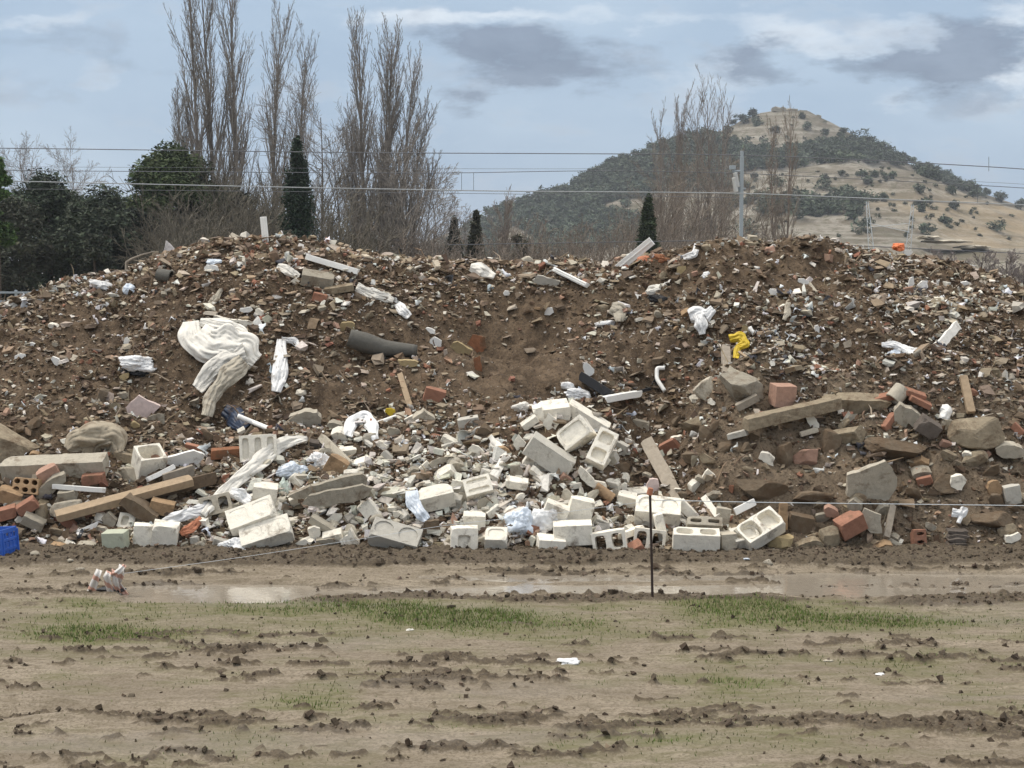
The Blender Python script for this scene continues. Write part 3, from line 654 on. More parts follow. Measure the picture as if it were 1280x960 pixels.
def drape(name, path, mat, label=None, cat=None, grp=None, lift=.03, pleats=3, amp=.10, bulge=.25, parent=None, seed=None, rag=.25, lm=None, thick=.005, nu=56, nv=26):
    SEED[0] += 7; s = seed or SEED[0]
    A = np.array(path, float); t = np.linspace(0, len(A) - 1, nu)
    C = np.stack([np.interp(t, range(len(A)), A[:, k]) for k in range(3)], -1)
    for _ in range(5): C[1:-1] = (C[:-2] + C[2:] + 2 * C[1:-1]) / 4
    T = np.gradient(C[:, :2], axis=0); T /= np.linalg.norm(T, axis=1)[:, None] + 1e-9; Nn = np.stack([-T[:, 1], T[:, 0]], -1)
    u = np.linspace(-1, 1, nv)
    wl = C[:, 2] * .5 * (1 + rag * vn2(t * 1.7, t * 0, s)); wr = C[:, 2] * .5 * (1 + rag * vn2(t * 1.7, t * 0 + 5, s + 1))
    ww = np.where(u[None] < 0, wl[:, None], wr[:, None])
    PX = C[:, 0:1] + Nn[:, 0:1] * ww * u[None]; PY = C[:, 1:2] + Nn[:, 1:2] * ww * u[None]
    dc = depth(C[:, 0], C[:, 1]); dc = np.convolve(np.pad(dc, 5, 'edge'), np.ones(11) / 11, 'valid')[:, None]; dd = depth(PX, PY)
    wm = C[:, 2:3] * dc / F
    base = np.minimum(dc, dd) * .6 + dc * .4
    Yd = base - lift - bulge * wm * (1 - u[None] ** 2) - amp * .25 * wm * np.sin(u[None] * math.pi * pleats + 6 * vn2(t * .6, t * 0, s + 2)[:, None]) * (1 - .5 * u[None] ** 2)
    ts = np.cumsum(np.r_[0, np.hypot(np.diff(C[:, 0]), np.diff(C[:, 1]))]) / (C[:, 2].mean() + 1e-6)
    UU = u[None] * 1.1 * (pleats ** .5) + .5 * vn2(ts * .8, ts * 0, s + 4)[:, None]
    Yd = Yd - amp * 1.3 * wm * ridged(UU * .9 + s, ts[:, None] * .8 + 0 * UU, 2, s) - amp * .9 * wm * fbm(UU * 3, ts[:, None] * 1.6 + 0 * UU, 3, s) - amp * .45 * wm * ridged(UU * 4, ts[:, None] * 3.5 + 0 * UU, 2, s + 3)
    V = at(PX, PY, Yd).reshape(-1, 3); org = V.mean(0)
    o = npmesh(name, V - org, grid_faces(nu, nv), mat, smooth=True, parent=parent); o.location = org
    md = o.modifiers.new('solidify', 'SOLIDIFY'); md.thickness = thick
    if label: tag(o, label, cat, grp)
    OCC.append((A[:, 0].mean(), A[:, 1].mean(), np.ptp(A[:, 0]) * .4 + 4, np.ptp(A[:, 1]) * .4 + 4))
    if lm: LMS.append((A[:, 0].mean(), A[:, 1].mean(), lm))
    return o
def bag(px, py, L, V, D, th, mat, label, name='plastic_bag', cat='plastic bag', grp=None, lift=None, fold=.15, lm=None, sub=5, roll=0):
    SEED[0] += 7; s = SEED[0]; k = float(depth(px, py)) / F
    bm = bmesh.new(); bmesh.ops.create_icosphere(bm, subdivisions=sub, radius=.5)
    P = np.array([v.co for v in bm.verts]); q = P * 2
    big = vn3(q * 1.6, s); w = np.stack([vn3(q * 2, s + 1), vn3(q * 2, s + 2), vn3(q * 2, s + 3)], -1) * .5
    rd_ = 1 - 2 * np.abs(vn3(q * 3.2 + w, s + 4)); rd2 = 1 - 2 * np.abs(vn3(q * 7.5 + w * 2, s + 6))
    rd3 = 1 - 2 * np.abs(vn3(q * 13 + w * 3, s + 8))
    P = P * (1 + .5 * big + fold * rd_ + fold * .6 * rd2 + fold * .3 * rd3)[:, None]
    P = P / np.abs(P).max(0) * .5
    for v, c in zip(bm.verts, P): v.co = Vector((c[0] * L * k, c[1] * D * k, c[2] * V * k))
    o = bmobj(name, bm, mat, smooth=True); place(o, px, py, th, roll, 0, .22 * D * k if lift is None else lift)
    tag(o, label, cat, grp); OCC.append((px, py, L * .42, V * .42))
    if lm: LMS.append((px, py, lm))
    return o
CB = ('concrete_block', 'concrete block', 'concrete blocks tipped at the foot of the heap')
BR = ('brick', 'brick', 'bricks lying on the heap')
SL = ('broken_concrete', 'broken concrete', 'broken concrete slabs')
ST = ('stone', 'stone', 'stones lying on the heap')
SH = ('plaster_shard', 'plaster shard', 'larger plaster shards')
def blk(k, *a, **q): return it(k, *a, *CB, **q)
# ---- left end, foot of the heap
it('R', 8, 558, 92, 58, 70, -32, 0, 0, 'stone', 'big pale grey boulder sloping down at the left frame edge', 'boulder', 'boulder', amp=.03, lm='the boulder at the left frame edge')
drape('tarpaulin', [(84, 562, 14), (96, 550, 34), (118, 546, 40), (142, 548, 36), (148, 566, 12)], 'tarp', 'dirty tan tarpaulin humped over rubble above the long pale beam', 'tarpaulin', lift=.06, pleats=2, amp=.12, bulge=.5, lm='the tan tarpaulin')
it('R', 114, 558, 30, 26, 30, 10, 0, 0, 'stone', 'rounded grey-tan stone poking out below the tan tarpaulin', *ST)
it('X', 69, 584, 130, 23, 26, 3, 22, -3, 'concpale', 'long pale concrete beam lying level at the left, grey front face', 'concrete_beam', 'concrete beam', lift=.16, amp=.004, lm='the long pale beam')
it('X', 60, 591, 26, 15, 14, 28, 25, 10, 'brickpink', 'pinkish brick leaning against the front of the long pale beam', *BR, lift=.20)
it('P', 64, 606, 56, 20, 14, 34, 20, 0, 'conc', 'slanted grey slab under the pinkish brick, left of the white lath', *SL, lift=.14, n=7)
it('H', 36, 608, 34, 20, 22, -4, -10, -8, 'bricktan', 'tan perforated brick below the left end of the long beam', *BR, cells=(3, 2), e=2, wall=.012, lift=.12)
it('X', 34, 633, 26, 14, 16, 32, 20, 8, 'brick', 'red brick tilted up left of the long brown plank', *BR, lift=.12)
it('X', 13, 620, 30, 18, 18, -20, 15, 8, 'bricktan', 'ochre tan brick at the left frame edge above the brown bricks', *BR, lift=.1)
it('X', 8, 641, 26, 14, 16, 14, 15, 12, 'brick', 'brown-red brick at the left frame edge above the blue crate', *BR, lift=.1)
it('X', 42, 652, 28, 13, 16, -28, 15, 12, 'conc', 'grey-brown brick slab between the tilted red brick and the blue crate', *BR, lift=.08)
it('X', 117, 599, 28, 14, 14, 5, 10, -5, 'brick', 'dark red brick tucked under the right end of the long pale beam', *BR, lift=.06)
plank(66, 608, 132, 613, 6, 5, 'whitepaint', 'thin white lath under the long pale beam', 'lath', 'lath', lift=.14)
it('P', 84, 618, 32, 15, 16, 12, 20, 0, 'conc', 'flat grey stone just below the thin white lath', *ST, lift=.08)
it('R', 84, 634, 46, 24, 26, 28, 0, 0, 'conc', 'rough grey rubble lump left of the long brown plank', *ST, lift=.1)
it('X', 52, 640, 13, 20, 14, 8, 0, 0, 'stone', 'small upright yellowish stone right of the tilted red brick', *ST, lift=.08)
plank(70, 646, 240, 600, 10, 16, 'wood', 'long brown plank slanting up to the right', 'plank', 'plank', lift=.17, roll=25, lm='the long brown plank')
plank(178, 619, 270, 597, 15, 14, 'darkwood', 'dark timber baulk behind the right end of the long brown plank', 'timber', 'timber', lift=.08, lm='the dark timber baulk')
it('P', 176, 636, 56, 22, 22, -27, 12, 0, 'mudstone', 'brown wedge-shaped stone under the long brown plank', *ST, lift=.16, n=6)
o = blk('S', 186, 578, 34, 34, 30, 4, 35, 32, 'block', 'white-rimmed open block standing above the long brown plank, hole upward', cells=(1, 1), e=6, wall=.02, lift=.16, floor=.14, lm='the white-rimmed open block')
it('R', 164, 594, 40, 22, 24, -8, 0, 0, 'conc', 'grey stone propping up the white-rimmed open block', *ST)
it('P', 232, 573, 50, 22, 4, 10, 30, 5, 'whitepaint', 'bright white sheet of board right of the white-rimmed open block', 'board', 'board', lift=.15, jag=.15, n=6, amp=.002, lm='the bright white board')
plank(184, 600, 218, 583, 6, 6, 'whitepaint', 'short white batten between the open block and the bright white board', 'batten', 'batten', lift=.16)
plank(204, 602, 242, 590, 20, 5, 'greywood', 'grey board under the bright white board', 'board', 'board', lift=.1, roll=20)
it('X', 158, 572, 30, 12, 12, -12, 10, 0, 'stone', 'flat brown stone left of the white-rimmed open block', *ST)
it('P', 178, 512, 46, 46, 12, 60, 12, 0, 'pinkwhite', 'pale pinkish slab standing like a tent left of the hanging white sheet', *SL, lift=.1, n=5, jag=.35, box=2, lm='the pinkish standing slab')
it('R', 170, 531, 14, 11, 10, 0, 0, 0, 'ochre', 'ochre yellow lump at the foot of the pinkish standing slab', *ST)
it('X', 203, 634, 30, 17, 16, -14, 10, 5, 'bricktan', 'tan brick under the long brown plank near the white blocks', *BR, lift=.1)
blk('S', 165, 655, 34, 14, 22, -8, 50, 0, 'block', 'white hollow block lying flat behind the greenish block', floor=.05, lift=.14)
blk('X', 145, 679, 29, 31, 22, 2, 6, -6, 'greenish', 'pale greenish block upright at the foot of the heap on the left', lift=.10, lm='the greenish block')
blk('X', 180, 670, 26, 30, 18, -6, 5, 10, 'block', 'cream block upright just right of the greenish block', lift=.1)
blk('X', 207, 668, 32, 30, 20, -8, 14, 4, 'block', 'white block with broken face, left of the pink rag', lift=.12)
plank(97, 666, 131, 651, 6, 8, 'whitepaint', 'white batten left of the greenish block', 'batten', 'batten', lift=.06)
it('P', 138, 650, 20, 24, 12, 10, 0, 0, 'conc', 'small grey upright shard above the greenish block', *SH, lift=.1, n=5)
drape('rag', [(226, 668, 8), (238, 660, 12), (252, 648, 9)], 'redcloth', 'rust-pink rag lying right of the white broken-faced block', 'rag', lift=.10)
drape('plastic_sheet', [(204, 652, 8), (222, 646, 14), (246, 640, 16), (262, 632, 14)], 'plastic', 'white plastic sheet twisted along the ground right of the long plank', 'plastic sheet', lift=.12, pleats=2)
it('P', 88, 687, 70, 16, 10, -6, 20, 0, 'bricktan', 'muddy tan cardboard sheet lying flat right of the blue crate', 'cardboard', 'cardboard', lift=.03, n=8, lm='the muddy cardboard')
it('P', 108, 681, 32, 8, 10, -4, 20, 0, 'concpale', 'thin white slab left of the greenish block at the foot', *SL, lift=.05)
it('R', 40, 687, 36, 18, 20, 0, 0, 0, 'mudstone', 'brown stone right beside the blue crate', *ST, lift=.04)
# ---- left centre: hanging sheet, pipes, blocks
rt = empty('white_sheet', (0, 0, 0)); tag(rt, 'big twisted off-white sheet hanging on the left face of the heap', 'sheet')
for nm, pth, mt, lf in [('fold', [(238, 402, 18), (240, 422, 36), (258, 434, 50), (284, 436, 54), (306, 440, 44), (320, 452, 24)], 'cloth', .12),
                        ('fold', [(250, 402, 10), (276, 408, 20), (300, 418, 24), (316, 438, 16)], 'cloth', .16),
                        ('tail', [(308, 446, 30), (286, 452, 26), (264, 466, 22), (246, 486, 14)], 'cloth', .18),
                        ('tail', [(306, 452, 24), (290, 466, 24), (272, 486, 20), (262, 502, 17), (258, 520, 15)], 'dirtycloth', .20)]:
    drape(nm, pth, mt, lift=lf, pleats=3, amp=.09, bulge=.30, parent=rt, nu=70, nv=34)
kids = [c for c in rt.children]; org = kids[0].location.copy(); rt.location = org
for c in kids: c.location = c.location - org
LMS.append((275, 440, 'the big twisted sheet'))
it('P', 300, 405, 34, 14, 8, -8, 10, 0, 'block', 'white shard on top of the right shoulder of the twisted sheet', *SH)
it('P', 285, 401, 36, 8, 6, -14, 10, 0, 'block', 'long thin white shard above the big twisted sheet', *SH)
drape('plastic_sheet', [(352, 424, 10), (352, 445, 16), (350, 468, 18), (346, 490, 12)], 'plastic', 'narrow white plastic strip hanging upright right of the big twisted sheet', 'plastic sheet', lift=.06, pleats=2, amp=.14, lm='the narrow hanging strip')
drape('plastic_sheet', [(352, 424, 6), (368, 425, 9), (376, 436, 7)], 'plastic', 'small white flap beside the top of the narrow hanging strip', 'plastic sheet', lift=.06)
bag(172, 455, 50, 24, 30, 0, 'plastic', 'crumpled white bag in a dark hollow left of the big twisted sheet', lm='the crumpled bag in the hollow')
bag(176, 464, 54, 14, 24, -4, 'black', 'torn black bag under the crumpled white one on the left face', lift=-.02)
it('P', 156, 471, 14, 8, 6, 20, 0, 0, 'ochre', 'yellow scrap below the crumpled bag in the hollow', 'scrap', 'scrap')
pipe([(297, 520), (346, 540)], 3.2, 'whitepaint', 'straight white pipe lying left of the patterned concrete slab', 'pipe', 'pipe', lift=.06, lm='the straight white pipe')
drape('plastic_sheet', [(280, 512, 14), (292, 520, 24), (306, 536, 18)], 'navy', 'dark navy plastic under the left end of the straight white pipe', 'plastic sheet', lift=.02, bulge=.4)
it('P', 383, 525, 40, 32, 12, 2, 22, 0, 'concpale', 'square cream concrete slab above the two crumpled bags', *SL, jag=.14, n=8, lift=.1, lm='the square cream slab')
blk('H', 323, 562, 46, 34, 26, 3, -14, 8, 'block', 'cream block with a hole at its left end, above the long white sheet', cells=(3, 1), e=6, lift=.12, floor=.03)
drape('plastic_sheet', [(254, 644, 10), (276, 618, 16), (300, 596, 18), (330, 572, 18), (356, 553, 14), (384, 548, 6)], 'cloth', 'long white twisted sheet slanting up towards the square cream slab', 'plastic sheet', lift=.15, pleats=2, amp=.12, lm='the long slanting sheet')
it('X', 284, 566, 40, 12, 14, 4, 10, 0, 'rust', 'rusty brown board above the dark timber baulk', 'board', 'board')
plank(402, 547, 438, 582, 10, 8, 'concpale', 'white board leaning down right beside the crumpled plastic', 'board', 'board', lift=.14)
blk('X', 421, 582, 26, 22, 18, -30, 10, 0, 'bricktan', 'brown block under the white leaning board', lift=.1)
bag(366, 588, 42, 24, 26, 12, 'plasticblue', 'bluish white crumpled bag above the pair of long grey slabs', lm='the bluish bag')
bag(400, 579, 32, 36, 24, 40, 'plastic', 'shiny white crumpled bag right of the bluish one', fold=.3)
bag(356, 614, 20, 36, 20, 8, 'greenbag', 'greenish white bag squeezed left of the long grey slabs')
it('P', 412, 608, 104, 16, 10, 14, 14, 0, 'conc', 'long thin grey slab, upper of the stacked pair', *SL, jag=.12, n=8, lift=.16, lm='the pair of long grey slabs')
it('P', 425, 619, 92, 22, 10, 10, 8, 0, 'conc', 'long broken grey-green slab, lower of the stacked pair', *SL, jag=.22, n=8, lift=.22)
blk('X', 331, 619, 30, 28, 20, -8, 16, 6, 'block', 'cream block standing upright left of the greenish bag', lift=.14)
blk('H', 270, 631, 38, 24, 26, 12, -8, 10, 'concpale', 'brownish block with a dark opening at the lower end of the long slanting sheet', cells=(2, 1), e=5, lift=.14)
drape('plastic_sheet', [(288, 615, 12), (300, 620, 18), (312, 628, 10)], 'plastic', 'bright white scrap of sheet left of the upright cream block', 'plastic sheet', lift=.18)
blk('S', 315, 645, 60, 18, 30, 20, 48, 6, 'block', 'bright white block, upper of the two lying side by side', cells=(2, 1), e=6, lift=.20, floor=.004, lm='the two white blocks side by side')
blk('S', 333, 668, 64, 20, 30, 17, 42, 6, 'block', 'bright white block, lower of the two lying side by side', lift=.18, floor=.003)
bag(298, 685, 54, 28, 34, -12, 'plastic', 'white crumpled bag on the mud below the two white blocks', lift=.10, lm='the white bag on the mud')
drape('plastic_sheet', [(434, 545, 12), (440, 528, 20), (456, 521, 20), (466, 534, 14), (470, 550, 7)], 'plastic', 'white plastic bag draped over a lump left of the short white pipe', 'plastic sheet', lift=.08, bulge=.4, lm='the draped white bag')
pipe([(468, 530), (510, 515)], 2.4, 'whitepaint', 'short white pipe pointing up right to a tilted cream slab', 'pipe', 'pipe', lift=.05)
it('P', 528, 527, 34, 28, 16, 32, 16, 0, 'concpale', 'tilted cream concrete slab right of the short white pipe', *SL, jag=.14, n=6, lift=.12, lm='the tilted cream slab')
blk('X', 451, 582, 24, 15, 16, 18, 20, 0, 'block', 'small white block with a dark corner right of the white leaning board', lift=.12)
it('X', 403, 656, 34, 10, 12, -32, 20, 0, 'concpale', 'pale stick-like shard below the pair of long grey slabs', *SH, lift=.1)
it('P', 393, 666, 18, 22, 10, 10, 10, 0, 'block', 'rounded white shard right of the lower white block', *SH, lift=.08)
it('P', 440, 676, 28, 26, 10, -50, 10, 0, 'block', 'angular white shard left of the long two-hole block', *SH, lift=.08, jag=.5)
it('P', 408, 676, 26, 12, 10, 6, 20, 0, 'conc', 'flat grey shard left of the angular white one at the foot', *SH, lift=.06)
# ---- white block tongue in the middle
blk('S', 494, 672, 62, 24, 30, -15, 40, -4, 'blockgrey', 'grey block with two oval hollows on its white top, at the foot', cells=(2, 1), e=2, wall=.022, floor=.012, lift=.16, lm='the long two-hole block')
it('P', 541, 659, 28, 34, 10, 18, 8, 0, 'mudstone', 'dark triangular slab standing right of the long two-hole block', *SL, n=4, box=2, lift=.12)
blk('X', 545, 622, 44, 22, 24, 12, 30, 8, 'block', 'cream block half wrapped in clear film', lift=.16, lm='the film-wrapped block')
drape('plastic_film', [(514, 614, 14), (516, 628, 20), (526, 642, 16), (534, 650, 8)], 'plasticblue', 'greyish film hanging off the left end of the cream block', 'plastic film', lift=.22)
blk('H', 598, 611, 34, 24, 24, 14, -32, 6, 'block', 'white block with a grooved face in the middle of the white pile', cells=(1, 2), e=8, floor=.02, lift=.18, lm='the grooved white block')
blk('X', 593, 650, 28, 17, 18, -2, 14, 0, 'block', 'small white block sitting on the square block with one opening', lift=.16)
blk('H', 580, 676, 34, 36, 26, -1, 0, 3, 'block', 'square white block with one rectangular opening facing out', cells=(1, 1), e=7, wall=.06, floor=.035, lift=.14, lm='the square block with one opening')
blk('S', 620, 676, 28, 26, 24, -2, 34, 0, 'block', 'white block with a shallow top hollow right of the square one', cells=(1, 1), e=4, floor=.01, lift=.14)
it('X', 533, 585, 14, 14, 5, 42, 10, 0, 'block', 'small square white tile turned on its corner', 'tile', 'tile', lift=.06)
it('X', 565, 553, 28, 9, 10, -28, 25, 0, 'block', 'small white bar lying below the tilted cream slab', *SH, lift=.08)
it('P', 597, 566, 28, 16, 6, -48, 10, 0, 'block', 'curved bright white shard left of the arched white strip', *SH, lift=.08, box=2)
drape('bent_strip', [(612, 545, 5), (622, 556, 7), (630, 568, 7), (626, 582, 9), (618, 596, 12)], 'cloth', 'arched white strip bent like a hook beside the curved shard', 'strip', lift=.08, pleats=1, amp=.05)
it('P', 650, 555, 20, 26, 7, -10, 5, 0, 'block', 'white triangular shard left of the big tilted grey block', *SH, n=4, box=2, lift=.1)
blk('X', 687, 570, 62, 26, 28, -34, 12, 0, 'blockgrey', 'big grey-white block lying diagonally in the upper white pile', lift=.14, lm='the big diagonal block')
it('P', 645, 590, 28, 24, 8, -40, 5, 0, 'conc', 'grey triangular shard below the white triangular one', *SH, n=4, box=2, lift=.08)
it('X', 646, 604, 28, 11, 14, -8, 25, 0, 'block', 'short white bar below the grey triangular shard', *SH, lift=.1)
it('R', 683, 601, 11, 16, 10, 20, 0, 0, 'brick', 'small orange-red brick pebble below the big diagonal block', *BR, lift=.04)
it('P', 572, 611, 20, 27, 8, -12, 6, 0, 'block', 'white shard standing left of the grooved white block', *SH, lift=.12)
bag(684, 652, 52, 54, 34, -30, 'plastic', 'white plastic sack slumped in the middle of the white pile', lift=.14, fold=.16, lm='the slumped white sack')
bag(650, 656, 38, 42, 28, 20, 'plasticblue', 'crinkled bluish white bag left of the slumped white sack', lift=.12)
bag(655, 508, 34, 16, 20, 4, 'cloth', 'dirty white rag on top of the white pile, left of the top block')
blk('X', 691, 516, 40, 24, 26, 6, 22, 8, 'block', 'cream block crowning the white pile', lift=.14, lm='the block crowning the white pile')
blk('X', 673, 517, 12, 20, 20, 14, 10, 0, 'block', 'narrow pale block end left of the crowning cream block', lift=.12)
blk('X', 735, 522, 58, 13, 22, -32, 16, 0, 'block', 'long narrow white block leaning down right from the crowning block', lift=.14)
blk('H', 720, 543, 40, 27, 28, 38, -24, -6, 'block', 'white block with ridged face tilted up right under the narrow one', cells=(1, 1), e=8, floor=.015, lift=.2, lm='the ridged white block')
blk('H', 752, 562, 46, 25, 26, 62, -10, 24, 'block', 'hollow white block standing on end at the right of the white pile', cells=(2, 1), e=6, floor=.05, lift=.2, lm='the hollow block on end')
it('X', 662, 528, 22, 9, 12, 35, 20, 0, 'block', 'small white bar under the crowning cream block', *SH, lift=.1)
it('P', 734, 596, 36, 12, 8, -44, 10, 0, 'block', 'long white curved shard below the big diagonal block', *SH, lift=.1, box=2.5)
pipe([(744, 608), (766, 624)], 7, 'bricktan', 'stubby tan cylinder between the long curved shard and the white chunk', 'pipe', 'pipe', lift=.05, hollow=False)
blk('X', 783, 624, 24, 16, 16, -14, 25, 0, 'block', 'white chunk right of the stubby tan cylinder', lift=.12)
it('P', 779, 608, 12, 9, 7, 20, 10, 0, 'block', 'tiny bright white shard above the white chunk', *SH, lift=.06)
blk('X', 694, 641, 30, 24, 20, -22, 10, 0, 'block', 'pale grey-white block behind the slumped white sack', lift=.18)
blk('X', 725, 637, 30, 30, 22, -14, 8, 5, 'block', 'white block with a dark broken corner right of the slumped sack', lift=.16)
blk('X', 716, 666, 48, 26, 26, 2, 8, 0, 'block', 'plain white block wide side out, right of the slumped sack', lift=.16)
blk('X', 688, 684, 34, 27, 24, -5, 12, 8, 'block', 'cream block at the mud line below the slumped sack', lift=.08)
blk('H', 762, 676, 42, 26, 24, 10, -4, -6, 'block', 'hollow white block with a square hole facing out, tilted', cells=(2, 1), e=5, lift=.12, lm='the tilted hollow block')
plank(776, 671, 802, 660, 8, 12, 'block', 'white bar resting against the tilted hollow block', 'bar', 'bar', lift=.16)
plank(703, 695, 732, 694, 5, 14, 'block', 'flat cream strip on the mud right of the cream block', 'bar', 'bar', lift=.04)
blk('S', 822, 640, 56, 26, 32, -5, 34, -4, 'block', 'white block with two oval hollows on top behind the iron stake', cells=(2, 1), e=2, wall=.024, floor=.015, lift=.16, lm='the oval-hollow block by the stake')
blk('H', 812, 675, 40, 28, 26, -6, -6, -6, 'block', 'hollow block open to the front just below the oval-hollow one', cells=(2, 1), e=5, lift=.10)
it('X', 826, 660, 12, 36, 10, 14, 4, 0, 'block', 'upright leaning white shard in front of the oval-hollow block', *SH, lift=.26)
blk('S', 870, 677, 58, 28, 26, -2, 14, -3, 'block', 'whole grey-white block standing square at the foot, right of the stake', lift=.12, floor=.05, lm='the square-set block right of the stake')
blk('X', 909, 677, 20, 24, 20, 3, 6, 10, 'concpale', 'narrow cream block end beside the square-set block', lift=.10)
blk('H', 880, 656, 44, 13, 20, -3, -40, 0, 'concpale', 'hollow block lying behind the square-set block, openings up', cells=(2, 1), e=5, lift=.12)
it('P', 816, 610, 20, 30, 10, -8, 5, 0, 'pinkwhite', 'pinkish white rounded slab standing behind the iron stake', *SL, box=2, lift=.10)
plank(808, 551, 852, 632, 17, 6, 'greywood', 'long weathered pale board sloping down through the gully', 'board', 'board', lift=.14, roll=0, lm='the sloping board in the gully', amp=.006)
it('X', 860, 638, 30, 12, 10, -46, 10, 0, 'block', 'bright white bar at the lower tip of the sloping gully board', *SH, lift=.10)
# ---- right hand mound
it('P', 888, 594, 24, 20, 5, 4, 20, 0, 'block', 'kite-shaped pale tile alone on the brown slope', 'tile', 'tile', n=4, box=2, jag=.1, lm='the kite-shaped tile')
plank(931, 530, 1048, 503, 15, 18, 'stone', 'thick stone lintel lying across the top of the right mound', 'stone_lintel', 'stone beam', lift=.16, roll=10, amp=.007, lm='the thick stone lintel')
it('X', 978, 494, 27, 27, 24, -2, 8, 14, 'brickpink', 'squat rusty pink block standing on the right mound beside the boulder', 'clay_block', 'clay block', lift=.14, lm='the squat pink block')
it('R', 930, 486, 66, 40, 46, -14, 0, 0, 'conc', 'big pale angular boulder at the top of the right mound', 'boulder', 'boulder', lift=.10, amp=.03, lm='the pale angular boulder')
it('R', 884, 488, 34, 30, 30, 40, 0, 0, 'concpale', 'smaller pale boulder left of the big angular one', 'boulder', 'boulder', lift=.08)
it('X', 934, 503, 30, 9, 10, 28, 10, 0, 'greywood', 'short grey board between the angular boulder and the stone lintel', 'board', 'board', lift=.12)
blk('S', 930, 674, 34, 24, 24, 10, 38, 14, 'block', 'bright white block of the open pair, front left, cell upward', cells=(1, 1), e=4, wall=.02, lift=.12, floor=.05)
blk('S', 950, 662, 56, 22, 32, 28, 46, 20, 'block', 'bright white double-cell block tilted up right at the foot of the heap', cells=(2, 1), e=5, wall=.02, lift=.18, floor=.08, lm='the tilted double-cell block')
it('X', 979, 645, 10, 34, 10, 0, 0, 0, 'bricktan', 'upright cream strip against the tilted double-cell block', *SH, lift=.2)
plank(918, 640, 944, 627, 9, 4, 'whitepaint', 'white board scrap above the square-set block', 'board', 'board', lift=.08)
it('X', 903, 646, 18, 24, 8, -8, 10, 0, 'concpale', 'tan upright shard left of the white board scrap', *SH, lift=.08)
plank(880, 622, 898, 646, 8, 6, 'block', 'pale bar right of the gully board tip', 'bar', 'bar', lift=.08)
it('R', 978, 678, 36, 26, 26, -6, 0, 0, 'ochre', 'yellowish stone right of the tilted double-cell block', *ST, lift=.1, lm='the yellowish stone')
it('R', 1034, 670, 32, 28, 26, 8, 0, 0, 'stone', 'grey-tan stone left of the big diamond-turned brick', *ST, lift=.12)
it('P', 1012, 682, 40, 20, 14, 14, 16, 0, 'stone', 'wedge stone leaning below the grey-tan stone', *ST, lift=.08)
it('X', 1000, 654, 30, 22, 18, -12, 8, 0, 'mudstone', 'brown muddy stone above the wedge stone', *ST)
it('X', 1063, 655, 34, 24, 20, 28, 26, 8, 'brick', 'big red brick turned like a diamond at the foot of the right mound', *BR, lift=.16, lm='the big red brick')
it('P', 1092, 650, 38, 26, 8, -48, 10, 0, 'concpale', 'pale grey plate leaning right of the big red brick', *SL, n=5, lift=.14)
plank(1108, 672, 1116, 632, 8, 5, 'greywood', 'narrow pinkish upright board right of the pale grey plate', 'board', 'board', lift=.10)
it('P', 1038, 639, 22, 14, 10, -20, 20, 0, 'brickpink', 'small pink brick piece above left of the big red brick', *BR, lift=.1)
plank(1110, 673, 1136, 689, 5, 6, 'concpale', 'short pale stick at the foot right of the big red brick', 'stick', 'stick', lift=.05)
it('H', 1148, 672, 16, 21, 14, 2, -6, 10, 'brick', 'small upright perforated brick at the foot on the right', *BR, cells=(1, 2), e=2, wall=.02, lift=.08, lm='the small upright brick')
it('P', 1165, 690, 12, 10, 8, 5, 10, 0, 'brickpink', 'pink brick bit below the small upright brick', *BR)
it('P', 1090, 603, 76, 56, 8, 18, 22, 0, 'concpale', 'large flat pale slab lying on the face of the right mound', *SL, lift=.16, jag=.24, n=8, lm='the large flat slab')
it('R', 1220, 538, 74, 48, 50, -4, 0, 0, 'stone', 'big rounded yellow-tan boulder at the right of the mound top', 'boulder', 'boulder', lift=.14, amp=.02, lm='the yellow-tan boulder')
it('X', 1160, 534, 28, 20, 20, -32, 16, 0, 'darkstone', 'dark cube-like stone left of the yellow-tan boulder', *ST, lift=.12)
it('P', 1134, 520, 46, 30, 14, -20, 20, 0, 'concpale', 'pale slab behind the dark cube-like stone', *SL, lift=.06)
it('P', 1068, 504, 92, 22, 20, -2, 26, 0, 'stone', 'long low earthy slab right of the thick stone lintel', *SL, lift=.05, jag=.2)
it('P', 1262, 562, 44, 18, 16, 0, 18, 0, 'concpale', 'pale slab at the right frame edge below the yellow-tan boulder', *SL, lift=.1)
pipe([(1116, 500), (1128, 486)], 11, 'dirtycloth', 'pale round clay collar on top of the right mound', 'clay_pipe', 'clay pipe', lift=.08, lm='the round clay collar')
for a, b, t_, l_ in [(1143, 492, -18, 'upper'), (1150, 502, -26, 'middle'), (1104, 497, 12, 'left')]:
    it('X', a, b, 28, 7, 16, t_, 14, 0, 'brick', 'red roof tile beside the round clay collar, the %s one of three' % l_, 'roof_tile', 'roof tile', 'roof tiles on the right mound', lift=.08)
drape('porcelain_piece', [(1176, 510, 10), (1184, 514, 14), (1180, 524, 12)], 'whitepaint', 'curved white porcelain piece left of the yellow-tan boulder', 'porcelain', lift=.06, pleats=1, bulge=.6)
plank(1204, 470, 1214, 516, 10, 7, 'wood', 'weathered wooden stake standing in the slope above the yellow-tan boulder', 'wooden_stake', 'stake', lift=.05, lm='the wooden stake')
drape('torn_film', [(1190, 640, 10), (1202, 642, 12), (1206, 634, 8), (1198, 654, 5)], 'plastic', 'torn white film scrap under the wire at the right', 'plastic film', lift=.08, lm='the torn film scrap')
it('P', 1197, 601, 20, 22, 10, -10, 10, 0, 'block', 'small white chunk on the right mound above the torn film scrap', *SH, lift=.08)
it('X', 1265, 618, 20, 24, 12, 12, 8, 0, 'blockgrey', 'grey-white block piece near the right frame edge', *SH, lift=.08)
it('P', 1243, 610, 20, 24, 10, 10, 5, 0, 'bricktan', 'orange-tan shard left of the grey-white block piece', *SH, lift=.08)
